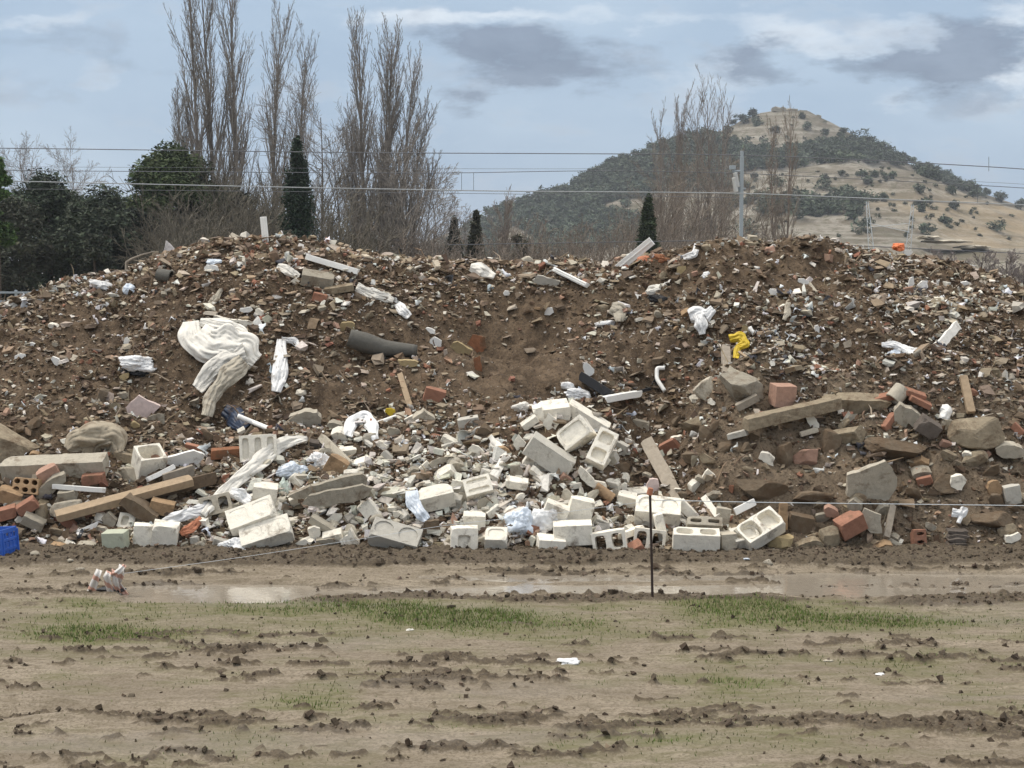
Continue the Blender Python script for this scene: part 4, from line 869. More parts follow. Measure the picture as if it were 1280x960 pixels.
for k in range(4): it('P', 1196, 664 + k * 5, 30, 5, 16, -3 + k * 2, 8, 0, 'darkstone', ['topmost', 'second', 'third', 'lowest'][k] + ' of four thin dark slates stacked below the torn film scrap', 'slate', 'slate', 'stacked slates', lift=.08, occ=False)
it('R', 950, 612, 70, 30, 34, -12, 0, 0, 'mudstone', 'broad mud-caked boulder half buried in the right mound', 'boulder', 'boulder', lift=.04, amp=.02, lm='the mud-caked boulder')
it('R', 981, 570, 22, 36, 24, 4, 0, 0, 'mudstone', 'upright brown stone left of the pink-patched boulder', *ST, lift=.08)
it('R', 1008, 570, 38, 32, 30, 6, 0, 0, 'brickpink', 'pink-patched muddy boulder in the right mound', 'boulder', 'boulder', lift=.06, lm='the pink-patched boulder')
it('R', 1038, 552, 26, 34, 24, 0, 0, 0, 'mudstone', 'muddy upright stone right of the pink-patched boulder', *ST, lift=.06)
plank(1000, 543, 1022, 537, 6, 8, 'concpale', 'short pale shard above the pink-patched boulder', 'shard', 'shard', lift=.05)
it('R', 866, 570, 30, 22, 24, 0, 0, 0, 'mudstone', 'round muddy stone in the dark hollow left of the right mound', *ST, lift=.02)
plank(910, 546, 934, 540, 7, 12, 'blockgrey', 'small grey-white batten below the left end of the stone lintel', 'batten', 'batten', lift=.06)
it('P', 1190, 692, 18, 10, 10, 10, 20, 0, 'concpale', 'flat pale stone on the mud at the lower right', *ST)
it('X', 800, 532, 22, 14, 10, -12, 10, 0, 'conc', 'grey tile-like stone at the head of the gully', *ST)
it('P', 848, 548, 24, 8, 6, 12, 16, 0, 'block', 'thin white shard above the round muddy stone', *SH)
for a, b_, l_, v_, th_, mt_, lab in [(1125, 562, 92, 34, -8, 'mudstone', 'wide earth-caked slab buried above the large flat slab'), (1018, 622, 58, 22, -6, 'mudstone', 'flat earth-caked boulder right of the mud-caked one'), (1182, 606, 54, 30, 10, 'mudstone', 'earth-caked boulder right of the large flat slab'),
        (872, 532, 46, 24, -14, 'stone', 'tan rubble lump left of the thick stone lintel'), (1060, 545, 60, 30, 6, 'stone', 'dusty tan boulder below the right end of the stone lintel'), (905, 560, 34, 22, 20, 'mudstone', 'brown boulder under the left end of the stone lintel'), (1240, 650, 60, 26, -6, 'mudstone', 'muddy boulder under the wire at the right frame edge'), (1215, 575, 40, 22, 8, 'stone', 'tan stone just below the yellow-tan boulder')]:
    it('R', a, b_, l_, v_, l_ * .6, th_, 0, 0, mt_, lab, 'boulder', 'boulder', lift=.02, amp=.06)
# ---- the slope above
pipe([(436, 422), (455, 428), (480, 436), (521, 439)], [11, 13, 11, 8], 'greypipe', 'thick grey tapering pipe sticking out of the slope', 'thick_pipe', 'pipe', lift=.16, hollow=False, lm='the thick grey pipe')
it('P', 434, 408, 24, 15, 10, 14, 10, 0, 'ochre', 'tan stone just above the left end of the thick grey pipe', *ST)
it('P', 575, 436, 34, 16, 6, -24, 14, 0, 'ochre', 'yellowish board scrap right of the thick grey pipe', 'board', 'board', lift=.05)
it('P', 510, 454, 26, 11, 8, -4, 10, 0, 'ochre', 'tan block scrap under the right end of the thick grey pipe', *ST)
it('P', 596, 432, 24, 30, 5, -30, 8, 0, 'rust', 'rust-brown sheet right of the yellowish board scrap', 'rusty_sheet', 'rusty sheet', lift=.03, lm='the rust-brown sheet')
it('P', 597, 456, 12, 24, 5, 5, 4, 0, 'rust', 'lower torn end of rust-brown sheeting standing in the slope', 'rusty_sheet', 'rusty sheet', lift=.03)
it('X', 543, 494, 26, 17, 14, -16, 10, 6, 'brick', 'red brick with mortar lying above the tilted cream slab', *BR, lift=.08, lm='the red brick with mortar')
plank(500, 468, 513, 508, 7, 5, 'wood', 'narrow tan stick leaning left of the red brick with mortar', 'stick', 'stick', lift=.05)
it('P', 488, 514, 14, 10, 3, -30, 10, 0, 'yellow', 'small yellow-tan scrap above the short white pipe', 'scrap', 'scrap', lift=.04)
it('X', 397, 349, 40, 15, 20, -10, 24, 8, 'conc', 'grey-tan stone block on the left crown of the heap', *ST, lift=.08, lm='the stone block on the crown')
it('X', 424, 361, 36, 8, 14, 8, 14, 0, 'stone', 'long tan stone just below the stone block on the crown', *ST)
plank(383, 321, 448, 340, 7, 8, 'whitepaint', 'long white strip lying on the left crown behind the stone block', 'white_strip', 'strip', lift=.08, lm='the long white strip')
drape('cloth_scrap', [(347, 332, 8), (360, 338, 12), (374, 346, 6)], 'cloth', 'pale rag on the crown left of the long white strip', 'rag', lift=.05)
it('X', 400, 372, 18, 11, 10, -14, 10, 0, 'brick', 'orange-red brick below the stone block on the crown', *BR)
drape('plastic_sheet', [(446, 358, 10), (462, 366, 14), (480, 371, 12), (492, 376, 7)], 'cloth', 'grey-white sheet lying right of the long tan stone', 'plastic sheet', lift=.05, lm='the grey-white sheet')
drape('plastic_sheet', [(496, 380, 8), (503, 388, 14), (512, 396, 8)], 'plastic', 'small white folded sheet below the grey-white one', 'plastic sheet', lift=.05)
drape('plastic_sheet', [(588, 334, 8), (602, 338, 18), (618, 346, 8)], 'cloth', 'dirty white padded sheet on the crest in the middle', 'plastic sheet', lift=.06, bulge=.5, lm='the padded sheet on the crest')
it('P', 585, 349, 18, 10, 5, -20, 10, 0, 'block', 'white shard below the padded sheet on the crest', *SH)
it('R', 660, 328, 32, 16, 22, -6, 0, 0, 'concpale', 'tan boulder sitting on the crest left of the leaning white plank', 'boulder', 'boulder', lift=-.02, lm='the tan crest boulder')
it('R', 685, 331, 16, 8, 14, 0, 0, 0, 'conc', 'low grey stone right of the tan crest boulder', *ST, lift=0)
it('P', 683, 352, 36, 14, 5, -14, 16, 0, 'blockgrey', 'flat grey slab just under the crest left of the white channel', *SL, lift=.05)
plank(693, 337, 734, 357, 6, 8, 'whitepaint', 'white grooved channel strip lying below the crest', 'channel_strip', 'strip', lift=.08, grooves=True, lm='the white channel strip')
def crest_plank(p0, p1, wpx, y0, y1, label, name='white_plank'):
    a = at(*p0, y0); b_ = at(*p1, y1); d = Vector(b_ - a); k = y0 / F
    bm = roughbox(d.length, .03, wpx * k, 55, .001, .01)
    bmesh.ops.create_cube(bm, size=1, matrix=Matrix.Translation((0, -.014, 0)) @ Matrix.Diagonal((d.length * .99, .02, wpx * k * .16, 1)))
    o = bmobj(name, bm, 'whitepaint', bevel=.003); X_ = d.normalized(); Yv = Vector((0, 1, 0)); Z_ = X_.cross(Yv).normalized(); Yv = Z_.cross(X_)
    o.matrix_world = Matrix.Translation(Vector((a + b_) / 2)) @ Matrix((X_, Yv, Z_)).transposed().to_4x4(); tag(o, label, 'plank')
crest_plank((766, 341), (815, 301), 11, 17.75, 17.6, 'white grooved plank leaning up to the right on the crest')
crest_plank((333, 312), (329, 271), 8, 17.55, 17.55, 'short white post standing nearly upright on the left crown', 'white_post')
LMS += [(790, 320, 'the leaning white plank'), (331, 295, 'the upright white post')]
bag(806, 328, 24, 20, 20, 10, 'redcloth', 'orange-brown cloth heap on the crest right of the leaning white plank', 'cloth_heap', 'cloth', lift=.02)
bag(826, 324, 26, 14, 18, -4, 'rust', 'dull rust cloth heap right of the orange-brown one', 'cloth_heap', 'cloth', lift=.02)
drape('plastic_sheet', [(854, 322, 6), (868, 318, 8), (872, 306, 8)], 'plastic', 'white torn strip on the crest right of the rust cloth', 'plastic sheet', lift=.04)
it('R', 885, 312, 18, 15, 18, 0, 0, 0, 'stone', 'tan stone on the crest left of the railway mast', *ST, lift=0)
it('R', 937, 308, 24, 20, 20, 0, 0, 0, 'stone', 'grey stone capped white on the crest below the railway mast', *ST, lift=0)
it('R', 962, 314, 16, 16, 16, 0, 0, 0, 'brickpink', 'reddish stone on the crest right of the railway mast', *ST, lift=0)
it('P', 852, 338, 14, 14, 8, 10, 0, 0, 'ochre', 'square tan stone under the crest below the rust cloth', *ST)
bag(883, 345, 13, 13, 10, -20, 'plastic', 'tiny white bag under the crest left of the railway mast', sub=4)
bag(1123, 309, 17, 11, 16, 0, 'orange', 'bright orange bag lying on the crest at the right', 'orange_bag', 'bag', lift=.05, lm='the bright orange bag')
it('P', 1134, 316, 13, 9, 6, -10, 0, 0, 'whitepaint', 'small bright white shard just right of the orange bag', *SH, lift=.04)
drape('plastic_sheet', [(862, 396, 16), (874, 392, 20), (882, 396, 14), (892, 386, 10)], 'plastic', 'white plastic bag spread on the upper slope, upper part of a folded pair', 'plastic sheet', lift=.06, bulge=.35, lm='the spread white bag')
drape('plastic_sheet', [(872, 392, 14), (876, 405, 16), (878, 418, 9)], 'plastic', 'white plastic bag tail hanging down from the spread one', 'plastic sheet', lift=.09, bulge=.35)
drape('yellow_cloth', [(912, 424, 9), (924, 421, 14), (934, 430, 10), (922, 434, 9), (920, 448, 8)], 'yellow', 'bright yellow plastic cloth on the slope beside a grey stake', 'cloth', lift=.10, bulge=.3, pleats=2, lm='the bright yellow cloth')
plank(908, 468, 907, 434, 10, 6, 'greywood', 'grey wooden stake stump left of the bright yellow cloth', 'wooden_stake', 'stake', lift=.06)
plank(924, 440, 940, 452, 3, 3, 'wood', 'thin stick under the bright yellow cloth', 'stick', 'stick', lift=.08)
it('P', 932, 413, 16, 11, 8, -20, 0, 0, 'ochre', 'pale mossy stone just above the bright yellow cloth', *ST)
drape('plastic_sheet', [(1102, 431, 6), (1116, 430, 9), (1134, 438, 12), (1156, 440, 8)], 'plastic', 'long white rag lying across the right slope', 'plastic sheet', lift=.13, lm='the long white rag')
bag(1118, 446, 34, 20, 20, 8, 'plasticblue', 'crumpled grey-white bag below the long white rag')
plank(1163, 443, 1198, 406, 11, 4, 'cloth', 'white bent strip rising right of the long white rag', 'white_strip', 'strip', lift=.20, amp=.008, lm='the rising white strip')
plank(726, 470, 764, 494, 11, 14, 'black', 'thick black plastic beam lying in the hollow above the white pile', 'black_beam', 'beam', lift=.12, lm='the thick black beam')
plank(752, 500, 798, 492, 8, 12, 'whitepaint', 'white-topped trim lying right of the thick black beam', 'trim', 'trim', lift=.14)
plank(756, 503, 812, 486, 4, 6, 'black', 'thin black strip behind the white-topped trim', 'strip', 'strip', lift=.10)
bag(710, 482, 20, 10, 12, 0, 'plastic', 'small torn white bag left of the thick black beam', sub=4)
it('P', 736, 462, 20, 12, 3, -40, 10, 0, 'whitepaint', 'white bent plate above the thick black beam', *SH, lift=.1)
pipe([(831, 460), (821, 460), (821, 474), (831, 489)], 2.6, 'whitepaint', 'bent white pipe elbow on the slope right of the thick black beam', 'pipe', 'pipe', lift=.07, lm='the bent white pipe')
bag(722, 494, 36, 18, 18, -10, 'plastic', 'crumpled white film around the foot of the thick black beam')
drape('plastic_sheet', [(764, 384, 12), (774, 389, 18), (774, 402, 9)], 'dirtycloth', 'pale pointed bag hanging on the slope in the middle', 'plastic sheet', lift=.07, bulge=.5, lm='the pale pointed bag')
it('R', 754, 386, 20, 16, 16, 0, 0, 0, 'stone', 'largest tan stone touching the left side of the pale pointed bag', *ST)
bag(756, 405, 34, 10, 16, 4, 'plastic', 'flat white crumpled film below the tan stone on the middle slope')
bag(822, 362, 32, 14, 16, 10, 'cloth', 'grey-white rag over black film on the upper slope')
bag(823, 374, 30, 12, 16, -8, 'black', 'torn black film under the grey-white rag on the upper slope', lift=0)
bag(20, 380, 40, 16, 24, 24, 'cloth', 'grey-white sack on the crest at the left frame edge', lift=.04, lm='the sack at the left crest')
bag(130, 357, 40, 14, 20, -10, 'plastic', 'bluish white film heap just under the left crest', lift=.03)
bag(163, 363, 20, 16, 14, -30, 'plasticblue', 'small bluish bag right of the white film heap under the left crest')
pipe([(214, 346), (198, 343)], 8, 'greypipe', 'dark rusty drum end poking from the left crown', 'drum', 'drum', lift=.06, lm='the dark drum end')
it('P', 266, 336, 20, 9, 3, -8, 10, 0, 'whitepaint', 'bright white tile on the left crown', 'tile', 'tile', lift=.05)
bag(268, 328, 24, 9, 12, 0, 'plasticblue', 'bluish film behind the bright white tile on the left crown')
drape('plastic_sheet', [(277, 362, 5), (270, 372, 9), (262, 380, 6)], 'dirtycloth', 'dirty rag left of the small red stone on the left crown', 'plastic sheet', lift=.05)
it('P', 312, 324, 12, 16, 6, 8, 0, 0, 'brick', 'orange-red brick piece below the upright white post', *BR)
for a, b, l_, v_, t_, lab in [(25, 446, 17, 9, 22, 'bright white tile alone low on the left face, near the frame edge'), (308, 387, 18, 7, 3, 'small white tile right above the big twisted sheet'), (159, 428, 9, 14, 4, 'upright cream tile on the left face above the crumpled bag'), (146, 513, 13, 11, 40, 'white tile lying at the foot of the left face, left of the pinkish slab'),
                              (133, 506, 8, 6, 10, 'tiny white tile left of the pinkish slab'), (38, 432, 14, 7, 20, 'greyish white tile above the bright one near the left edge'), (70, 451, 14, 10, -30, 'pale grey tile on the bare brown patch at the left'), (968, 366, 16, 8, -28, 'white tile on the right upper slope below the railway mast'),
                              (1021, 411, 7, 10, 10, 'small pointed white tile in the middle of the right slope'), (1139, 354, 7, 18, -12, 'upright white strip under the right crest'), (1152, 357, 16, 11, 20, 'rounded white shard beside the upright strip under the right crest'), (538, 413, 14, 7, -20, 'white shard right of the folded sheet'), (545, 428, 16, 12, -30, 'white shard at the right end of the thick grey pipe'),
                              (686, 389, 14, 9, 30, 'white shard on the middle slope left of the tan stone'), (1207, 355, 14, 8, 10, 'pale tile on the right crest beyond the orange bag'), (633, 366, 8, 7, 30, 'tiny bright shard below the tan crest boulder'), (1004, 352, 14, 9, -16, 'rounded grey-white shard right of the mast under the crest')]:
    it('P', a, b, l_, v_, 5, t_, 8, 0, 'whitepaint', lab, 'tile', 'tile', 'tiles and shards on the slope', lift=.04, n=6, jag=.15, amp=.001)
plank(1236, 372, 1272, 384, 4, 5, 'greywood', 'pale lath on the right shoulder of the heap', 'lath', 'lath', lift=.05)
drape('plastic_sheet', [(1160, 383, 5), (1180, 380, 9), (1204, 384, 5)], 'dirtycloth', 'long grey-white rag on the upper right slope', 'plastic sheet', lift=.05)
drape('plastic_sheet', [(985, 378, 6), (984, 390, 9), (980, 400, 5)], 'dirtycloth', 'small dirty rag in the middle of the right slope', 'plastic sheet', lift=.05)
plank(1010, 352, 1020, 366, 4, 4, 'concpale', 'short bent pale stick under the right crest', 'stick', 'stick', lift=.04)
# branch with twigs on the left crown
rt = empty('dead_branch', tuple(at(160, 338, 17.9))); tag(rt, 'thin bare branch bending up from the left crest', 'branch')
v, f = tube(at(np.array([158, 158, 164, 176, 194]), np.array([342, 328, 324, 319, 314]), 17.9) - np.array(rt.location), [.02, .018, .014, .01, .006], 5); npmesh('stem', v, f, 'greywood', parent=rt, smooth=True)
v, f = tube(at(np.array([164, 172, 182]), np.array([324, 326, 322]), 17.9) - np.array(rt.location), [.008, .006, .004], 4); npmesh('twig', v, f, 'greywood', parent=rt)

# ---- automatic middle-sized rubble, each its own thing, named by its neighbour
ra = random.Random(99); used = set()
KIND = {'w': [('P', 'block', 'white plaster shard', 'plaster_shard', 'plaster shard'), ('X', 'block', 'white block fragment', 'block_fragment', 'block fragment'), ('P', 'concpale', 'cream mortar slab', 'mortar_piece', 'mortar piece'), ('R', 'concpale', 'pale rounded lump', 'mortar_lump', 'mortar lump'), ('X', 'blockgrey', 'grey-white block corner', 'block_fragment', 'block fragment')],
        'b': [('R', 'stone', 'tan stone', 'stone', 'stone'), ('R', 'mudstone', 'muddy brown stone', 'stone', 'stone'), ('P', 'conc', 'grey slab piece', 'concrete_fragment', 'concrete fragment'), ('X', 'brickpink', 'pinkish brick piece', 'brick_piece', 'brick piece'), ('X', 'brick', 'red brick piece', 'brick_piece', 'brick piece'), ('P', 'bricktan', 'tan tile piece', 'tile_piece', 'tile piece'), ('P', 'block', 'white plaster shard', 'plaster_shard', 'plaster shard'), ('P', 'darkstone', 'dark slate piece', 'slate_piece', 'slate piece')]}
cnt = 0; tries = 0
while cnt < 300 and tries < 6000:
    tries += 1
    px = ra.uniform(5, 1275); py = ra.uniform(335, 692) if ra.random() < .35 else ra.uniform(525, 693)
    wz = float(whitezone2(px, py)); low = py > 525
    kk = 'w' if ra.random() < wz * .85 else 'b'
    if kk == 'b' and ra.random() > float(dens_at(np.array([px]), np.array([py]))[0]): continue
    if any(abs(px - c[0]) < c[2] * .75 and abs(py - c[1]) < c[3] * .75 for c in OCC): continue
    y = float(depth(px, py))
    if y > 17.9: continue
    d = sorted(((px - l[0]) ** 2 + (py - l[1]) ** 2, l) for l in LMS)[0]
    if d[0] > 100 ** 2: continue
    dx, dy = px - d[1][0], py - d[1][1]
    rel = ('right of ' if dx > 0 else 'left of ') if abs(dx) > abs(dy) else ('below ' if dy > 0 else 'above ')
    ok = False
    for _ in range(7):
        ty = KIND[kk][ra.choices(range(len(KIND[kk])), ([4, 4, 2, 2, 3] if kk == 'w' else [6, 6, 5, 1.6, 1.2, 1.5, 3.5, .8]))[0]]; lab = ty[2] + ' ' + rel + d[1][2]
        for pre in ('', 'smaller '):
            if pre + lab not in used: lab = pre + lab; ok = True; break
        if ok: break
    if not ok: continue
    used.add(lab)
    s = ra.uniform(13, 27) if low else ra.uniform(7, 14)
    if kk == 'w': s *= 1.12
    if lab.startswith('smaller'): s *= .68
    it(ty[0], px, py, s, s * ra.uniform(.45, .8), s * ra.uniform(.25, .6), ra.uniform(-50, 50), ra.uniform(0, 40), ra.uniform(-30, 30), ty[1], lab, ty[3], ty[4], lift=.02 + (.03 if low else .01), occ=True)
    OCC[-1] = (px, py, s * .5, s * .4); cnt += 1
print('auto pieces', cnt)

# ---- blue crate, tape, stake, litter
def crate():
    y = float(depth(10, 696)) - .12; k = y / F; w_, h_, d_ = 46 * k, 34 * k, 36 * k
    p = at(-7, 697, y); root = empty('blue_crate', (p[0], y, max(p[2], 0) + .0)); root.rotation_euler = (0, R(-4), R(-12)); tag(root, 'blue slatted plastic crate cut by the left frame edge', 'crate'); LMS.append((8, 680, 'the blue crate'))
    t = .012
    def lattice(nm, wl, nx, ny, M):
        bm = bmesh.new(); bl = []
        for i in range(ny + 1): bmesh.ops.create_cube(bm, size=1, matrix=M @ Matrix.Translation((0, 0, h_ * i / ny)) @ Matrix.Diagonal((wl, t, .022 if i % ny else .035, 1)))
        for i in range(nx + 1): bmesh.ops.create_cube(bm, size=1, matrix=M @ Matrix.Translation((wl * (i / nx - .5), .002, h_ / 2)) @ Matrix.Diagonal((.018 if i % nx else .03, t, h_, 1)))
        bmesh.ops.create_cube(bm, size=1, matrix=M @ Matrix.Translation((0, .004, h_ * .32)) @ Matrix.Diagonal((wl * .98, .006, h_ * .5, 1)))
        bmobj(nm, bm, 'blue', root, bevel=.002)
    lattice('side_panel', w_, 5, 3, Matrix.Translation((0, -d_ / 2, 0))); lattice('side_panel', w_, 5, 3, Matrix.Translation((0, d_ / 2, 0)))
    lattice('end_panel', d_, 4, 3, Matrix.Translation((w_ / 2, 0, 0)) @ Matrix.Rotation(R(90), 4, 'Z')); lattice('end_panel', d_, 4, 3, Matrix.Translation((-w_ / 2, 0, 0)) @ Matrix.Rotation(R(90), 4, 'Z'))
    boxes_mesh('bottom', [(Vector((0, 0, .01)), (w_, d_, .015), None)], 'blue', root)
crate()
YS = F * CH / (754 - 340)
p0 = at(816, 755, YS); p1 = at(812.5, 616, YS)
root = empty('iron_stake', (p0[0], YS, -.03)); tag(root, 'thin dark iron stake with a red cap holding the fence wire', 'stake')
o0 = np.array(root.location)
v, f = tube([p0 - o0 + (0, 0, -.05), (p0 + p1) / 2 - o0, p1 - o0], [.0095, .009, .009], 8); npmesh('rod', v, f, 'stakeiron', parent=root, smooth=True)
bm = bmesh.new(); bmesh.ops.create_cone(bm, segments=14, radius1=.022, radius2=.018, depth=.05, cap_ends=True); bmesh.ops.subdivide_edges(bm, edges=bm.edges[:], cuts=1)
c = bmobj('cap', bm, 'redcloth', root, bevel=.004); c.location = Vector(p1 - o0) + Vector((0, 0, .01)); c.rotation_euler = (R(8), R(12), 0)
def fw(pts, label, rad=.0028):
    P_ = np.array([at(a, b_, y) for a, b_, y in pts]); t = np.linspace(0, len(P_) - 1, 40); Q = np.stack([np.interp(t, range(len(P_)), P_[:, k]) for k in range(3)], -1)
    for _ in range(3): Q[1:-1] = (Q[:-2] + Q[2:] + 2 * Q[1:-1]) / 4
    v, f = tube(Q, rad, 5); o = npmesh('fence_wire', v, f, 'cablewhite', smooth=True); tag(o, label, 'wire')
fw([(813, 625, YS), (950, 628, YS + .05), (1280, 632, YS + .1), (1700, 640, YS + .3)], 'thin pale fence wire running right from the iron stake')
fw([(813, 626, YS), (700, 641, YS + .1), (560, 656, YS + .2), (455, 673, YS + .25), (300, 697, YS + .2), (146, 718, 11.95)], 'thin pale fence wire sagging left from the stake to the striped tape', .0013)
# striped barrier tape knotted over a black stone
def tape():
    m_, nt, b = newmat('tape'); tc = N(nt, 'ShaderNodeTexCoord'); sx_ = N(nt, 'ShaderNodeSeparateXYZ'); nt.links.new(tc.outputs['Object'], sx_.inputs[0])
    s_ = math_(nt, 'FRACT', math_(nt, 'MULTIPLY', math_(nt, 'ADD', sx_.outputs[2], math_(nt, 'MULTIPLY', sx_.outputs[0], .6)), 9.0))
    c_ = mixc(nt, math_(nt, 'GREATER_THAN', s_, .66), (.66, .63, .60), (.56, .33, .26)); nt.links.new(c_, b.inputs['Base Color']); b.inputs['Roughness'].default_value = .5
    y = 11.95; g0 = float(gz_at(at(140, 742, y)[0], y)[0]); org = at(138, 742, y); root = empty('barrier_tape', (org[0], y, g0)); tag(root, 'faded red and white barrier tape strips knotted over a black object by the puddle', 'tape'); oo = np.array(root.location)
    for pts in ([(124, 712, 7), (120, 722, 8), (113, 742, 11)], [(136, 714, 6), (133, 722, 9), (139, 745, 8)], [(152, 706, 6), (150, 720, 9), (146, 728, 9), (156, 743, 11)], [(156, 706, 4), (146, 716, 8), (136, 720, 6)], [(142, 712, 5), (144, 728, 8), (148, 744, 7)]):
        A = np.array(pts, float); t = np.linspace(0, len(A) - 1, 16); C_ = np.stack([np.interp(t, range(len(A)), A[:, k]) for k in range(3)], -1)
        u_ = np.linspace(-1, 1, 6); yy = y - .03 + random.uniform(-.05, .02) - .03 * np.sin(t * 2)[:, None] + .012 * np.sin(u_ * 5)[None]
        PX = C_[:, :1] + C_[:, 2:] * .5 * u_[None]; PY = C_[:, 1:2] + 1.2 * u_[None]
        o = npmesh('strip', at(PX, PY, yy).reshape(-1, 3) - oo, grid_faces(16, 6), m_, smooth=True, parent=root); md = o.modifiers.new('solidify', 'SOLIDIFY'); md.thickness = .003
    bm = rockmesh(.24, .14, .06, 5); o = bmobj('black_lump', bm, 'black', root, smooth=True); o.location = (0, .02, .03)
tape()
def litter(px, py, L, label, mat='plastic', name='litter_scrap'):
    y = F * CH / (py - 340); k = y / F; g = float(gz_at(at(px, py, y)[0], y)[0])
    bm = bmesh.new(); bmesh.ops.create_icosphere(bm, subdivisions=4, radius=.5); SEED[0] += 3
    for v in bm.verts:
        q = np.array(v.co); v.co = Vector(q * (1 + .5 * float(vn3(q * 3.5, SEED[0])) + .2 * float(vn3(q * 9, SEED[0] + 1)))); v.co.x *= L * k; v.co.y *= L * k * .7; v.co.z *= L * k * .22
    o = bmobj(name, bm, mat, smooth=True); o.location = (at(px, py, y)[0], y, g + L * k * .06); tag(o, label, 'litter')
litter(709, 837, 30, 'white crumpled paper scrap lying on the mud in the middle foreground')
litter(1100, 848, 11, 'tiny white scrap on the mud at the right')
litter(560, 829, 10, 'tiny white scrap on the mud left of the crumpled paper')
litter(932, 712, 9, 'small white scrap by the rut behind the grass', 'plasticblue')
litter(512, 794, 9, 'pale pebble-like scrap at the edge of the middle grass patch', 'cloth')
litter(1035, 832, 12, 'thin pale scrap on the mud right of the middle', 'concpale')
for i, (a, b_, s) in enumerate([(100, 716, 12), (45, 706, 16), (88, 712, 9), (960, 713, 14)]):
    y = F * CH / (b_ - 340); k = y / F; o = bmobj('stone', rockmesh(s * k, s * k, s * k * .6, 900 + i, 2), 'conc', smooth=True); x_ = at(a, b_, y)[0]; o.location = (x_, y, float(gz_at(x_, y)[0]) + .01)
    tag(o, ['pale stone left of the striped tape on the mud', 'pale rounded stone on the mud below the blue crate', 'small stone between the tape and the blue crate', 'pale flat stone in the wet rut at the right'][i], 'stone')
# ------------------------------------------------------------------ trees
def segmesh(name, segs, cols, parent, n=3, mat='bark'):
    S = np.array(segs, float)                      # p0 p1 r0 r1
    p0, p1, r0, r1_ = S[:, :3], S[:, 3:6], S[:, 6], S[:, 7]
    t = p1 - p0; t /= np.linalg.norm(t, axis=1)[:, None] + 1e-9
    up = np.where(np.abs(t[:, 2:3]) < .9, np.array([[0, 0, 1.0]]), np.array([[1.0, 0, 0]]))
    a = np.cross(t, up); a /= np.linalg.norm(a, axis=1)[:, None] + 1e-9; b = np.cross(t, a)
    an = np.arange(n) * 2 * math.pi / n
    ring = a[:, None] * np.cos(an)[None, :, None] + b[:, None] * np.sin(an)[None, :, None]
    V = np.concatenate([p0[:, None] + ring * r0[:, None, None], p1[:, None] + ring * r1_[:, None, None]], 1).reshape(-1, 3)
    i = np.arange(n); f = np.stack([i, (i + 1) % n, (i + 1) % n + n, i + n], -1)
    Fc = (f[None] + np.arange(len(S))[:, None, None] * 2 * n).reshape(-1, 4)
    return npmesh(name, V, Fc, mat, col=np.repeat(cols, 2 * n, 0), parent=parent)
def grow(out, p, d, ln, r, lv, P, rd):
    """P: per-level (nseg, wobble, tropism, nchild, child_angle, child_len, start)"""
    ns, wob, trop, nc, ca, cl, st = P[lv]
    sl = ln / ns; pts = [p]; x, y, z = p; dx, dy, dz = d
    for i in range(ns):
        dx += rd.gauss(0, wob); dy += rd.gauss(0, wob); dz += rd.gauss(0, wob) + trop
        q = math.sqrt(dx * dx + dy * dy + dz * dz) or 1; dx /= q; dy /= q; dz /= q
        ra = r * (1 - .85 * i / ns); rb = r * (1 - .85 * (i + 1) / ns)
        nx, ny, nz = x + dx * sl, y + dy * sl, z + dz * sl
        out[lv].append((x, y, z, nx, ny, nz, ra, rb)); x, y, z = nx, ny, nz; pts.append((x, y, z, dx, dy, dz))
    if lv + 1 >= len(P): return
    for c in range(nc):
        t = st + (1 - st) * (c + rd.random()) / nc
        i = min(int(t * ns), ns - 1); f = t * ns - i
        s = out[lv][-ns + i] if lv == 0 else None
        a = pts[i][:3]; b = pts[i + 1][:3]
        q = tuple(a[k] + (b[k] - a[k]) * f for k in range(3)); D = pts[i + 1][3:]
        az = rd.random() * 6.283; an = ca * (.7 + .6 * rd.random())
        ux, uy, uz = (-D[1], D[0], 0) if abs(D[2]) < .95 else (1, 0, 0)
        m = math.sqrt(ux * ux + uy * uy + uz * uz) or 1; ux /= m; uy /= m; uz /= m
        vx, vy, vz = D[1] * uz - D[2] * uy, D[2] * ux - D[0] * uz, D[0] * uy - D[1] * ux
        ca_, sa_ = math.cos(az), math.sin(az); s_, c_ = math.sin(an), math.cos(an)
        nd = (D[0] * c_ + (ux * ca_ + vx * sa_) * s_, D[1] * c_ + (uy * ca_ + vy * sa_) * s_, D[2] * c_ + (uz * ca_ + vz * sa_) * s_)
        grow(out, q, nd, ln * cl * (1 - .55 * t) * (.75 + .5 * rd.random()), r * (1 - .85 * t) * .55 + .004, lv + 1, P, rd)
def bare_tree(name, px, pbase, dist, height, P, label, cat, seed, group=None, stems=((0, 0, 0, 1),), r=.02, tw=(.235, .21, .185), tk=(.17, .15, .13), minr=.0095):
    rd = random.Random(seed)
    b = at(px, pbase, dist); z0 = 0.0
    root = empty(name, (b[0], dist, z0)); tag(root, label, cat, group)
    out = [[] for _ in P]
    for (ox, oy, lean, k) in stems:
        grow(out, (ox, oy, 0.0), (lean, 0, 1), height * k, height * r * k, 0, P, rd)
    if len(stems) > 1:
        for (ox, oy, lean, k) in stems: out[0].append((0, 0, -.15, ox, oy, .25, height * r, height * r * .9))   # shared root flare
    tr = np.array(out[0]); tr[:, 6:] = np.maximum(tr[:, 6:], .03)
    segmesh('trunk', tr, np.array(tk)[None] * np.ones((len(tr), 1)), root, 6)
    al = np.array([s for L in out[1:] for s in L]); al[:, 6:] = np.maximum(al[:, 6:], minr)
    rc = np.random.default_rng(seed)
    segmesh('crown', al, np.array(tw)[None] * (1 + rc.uniform(-.25, .25, (len(al), 1))), root, 3)
    return root
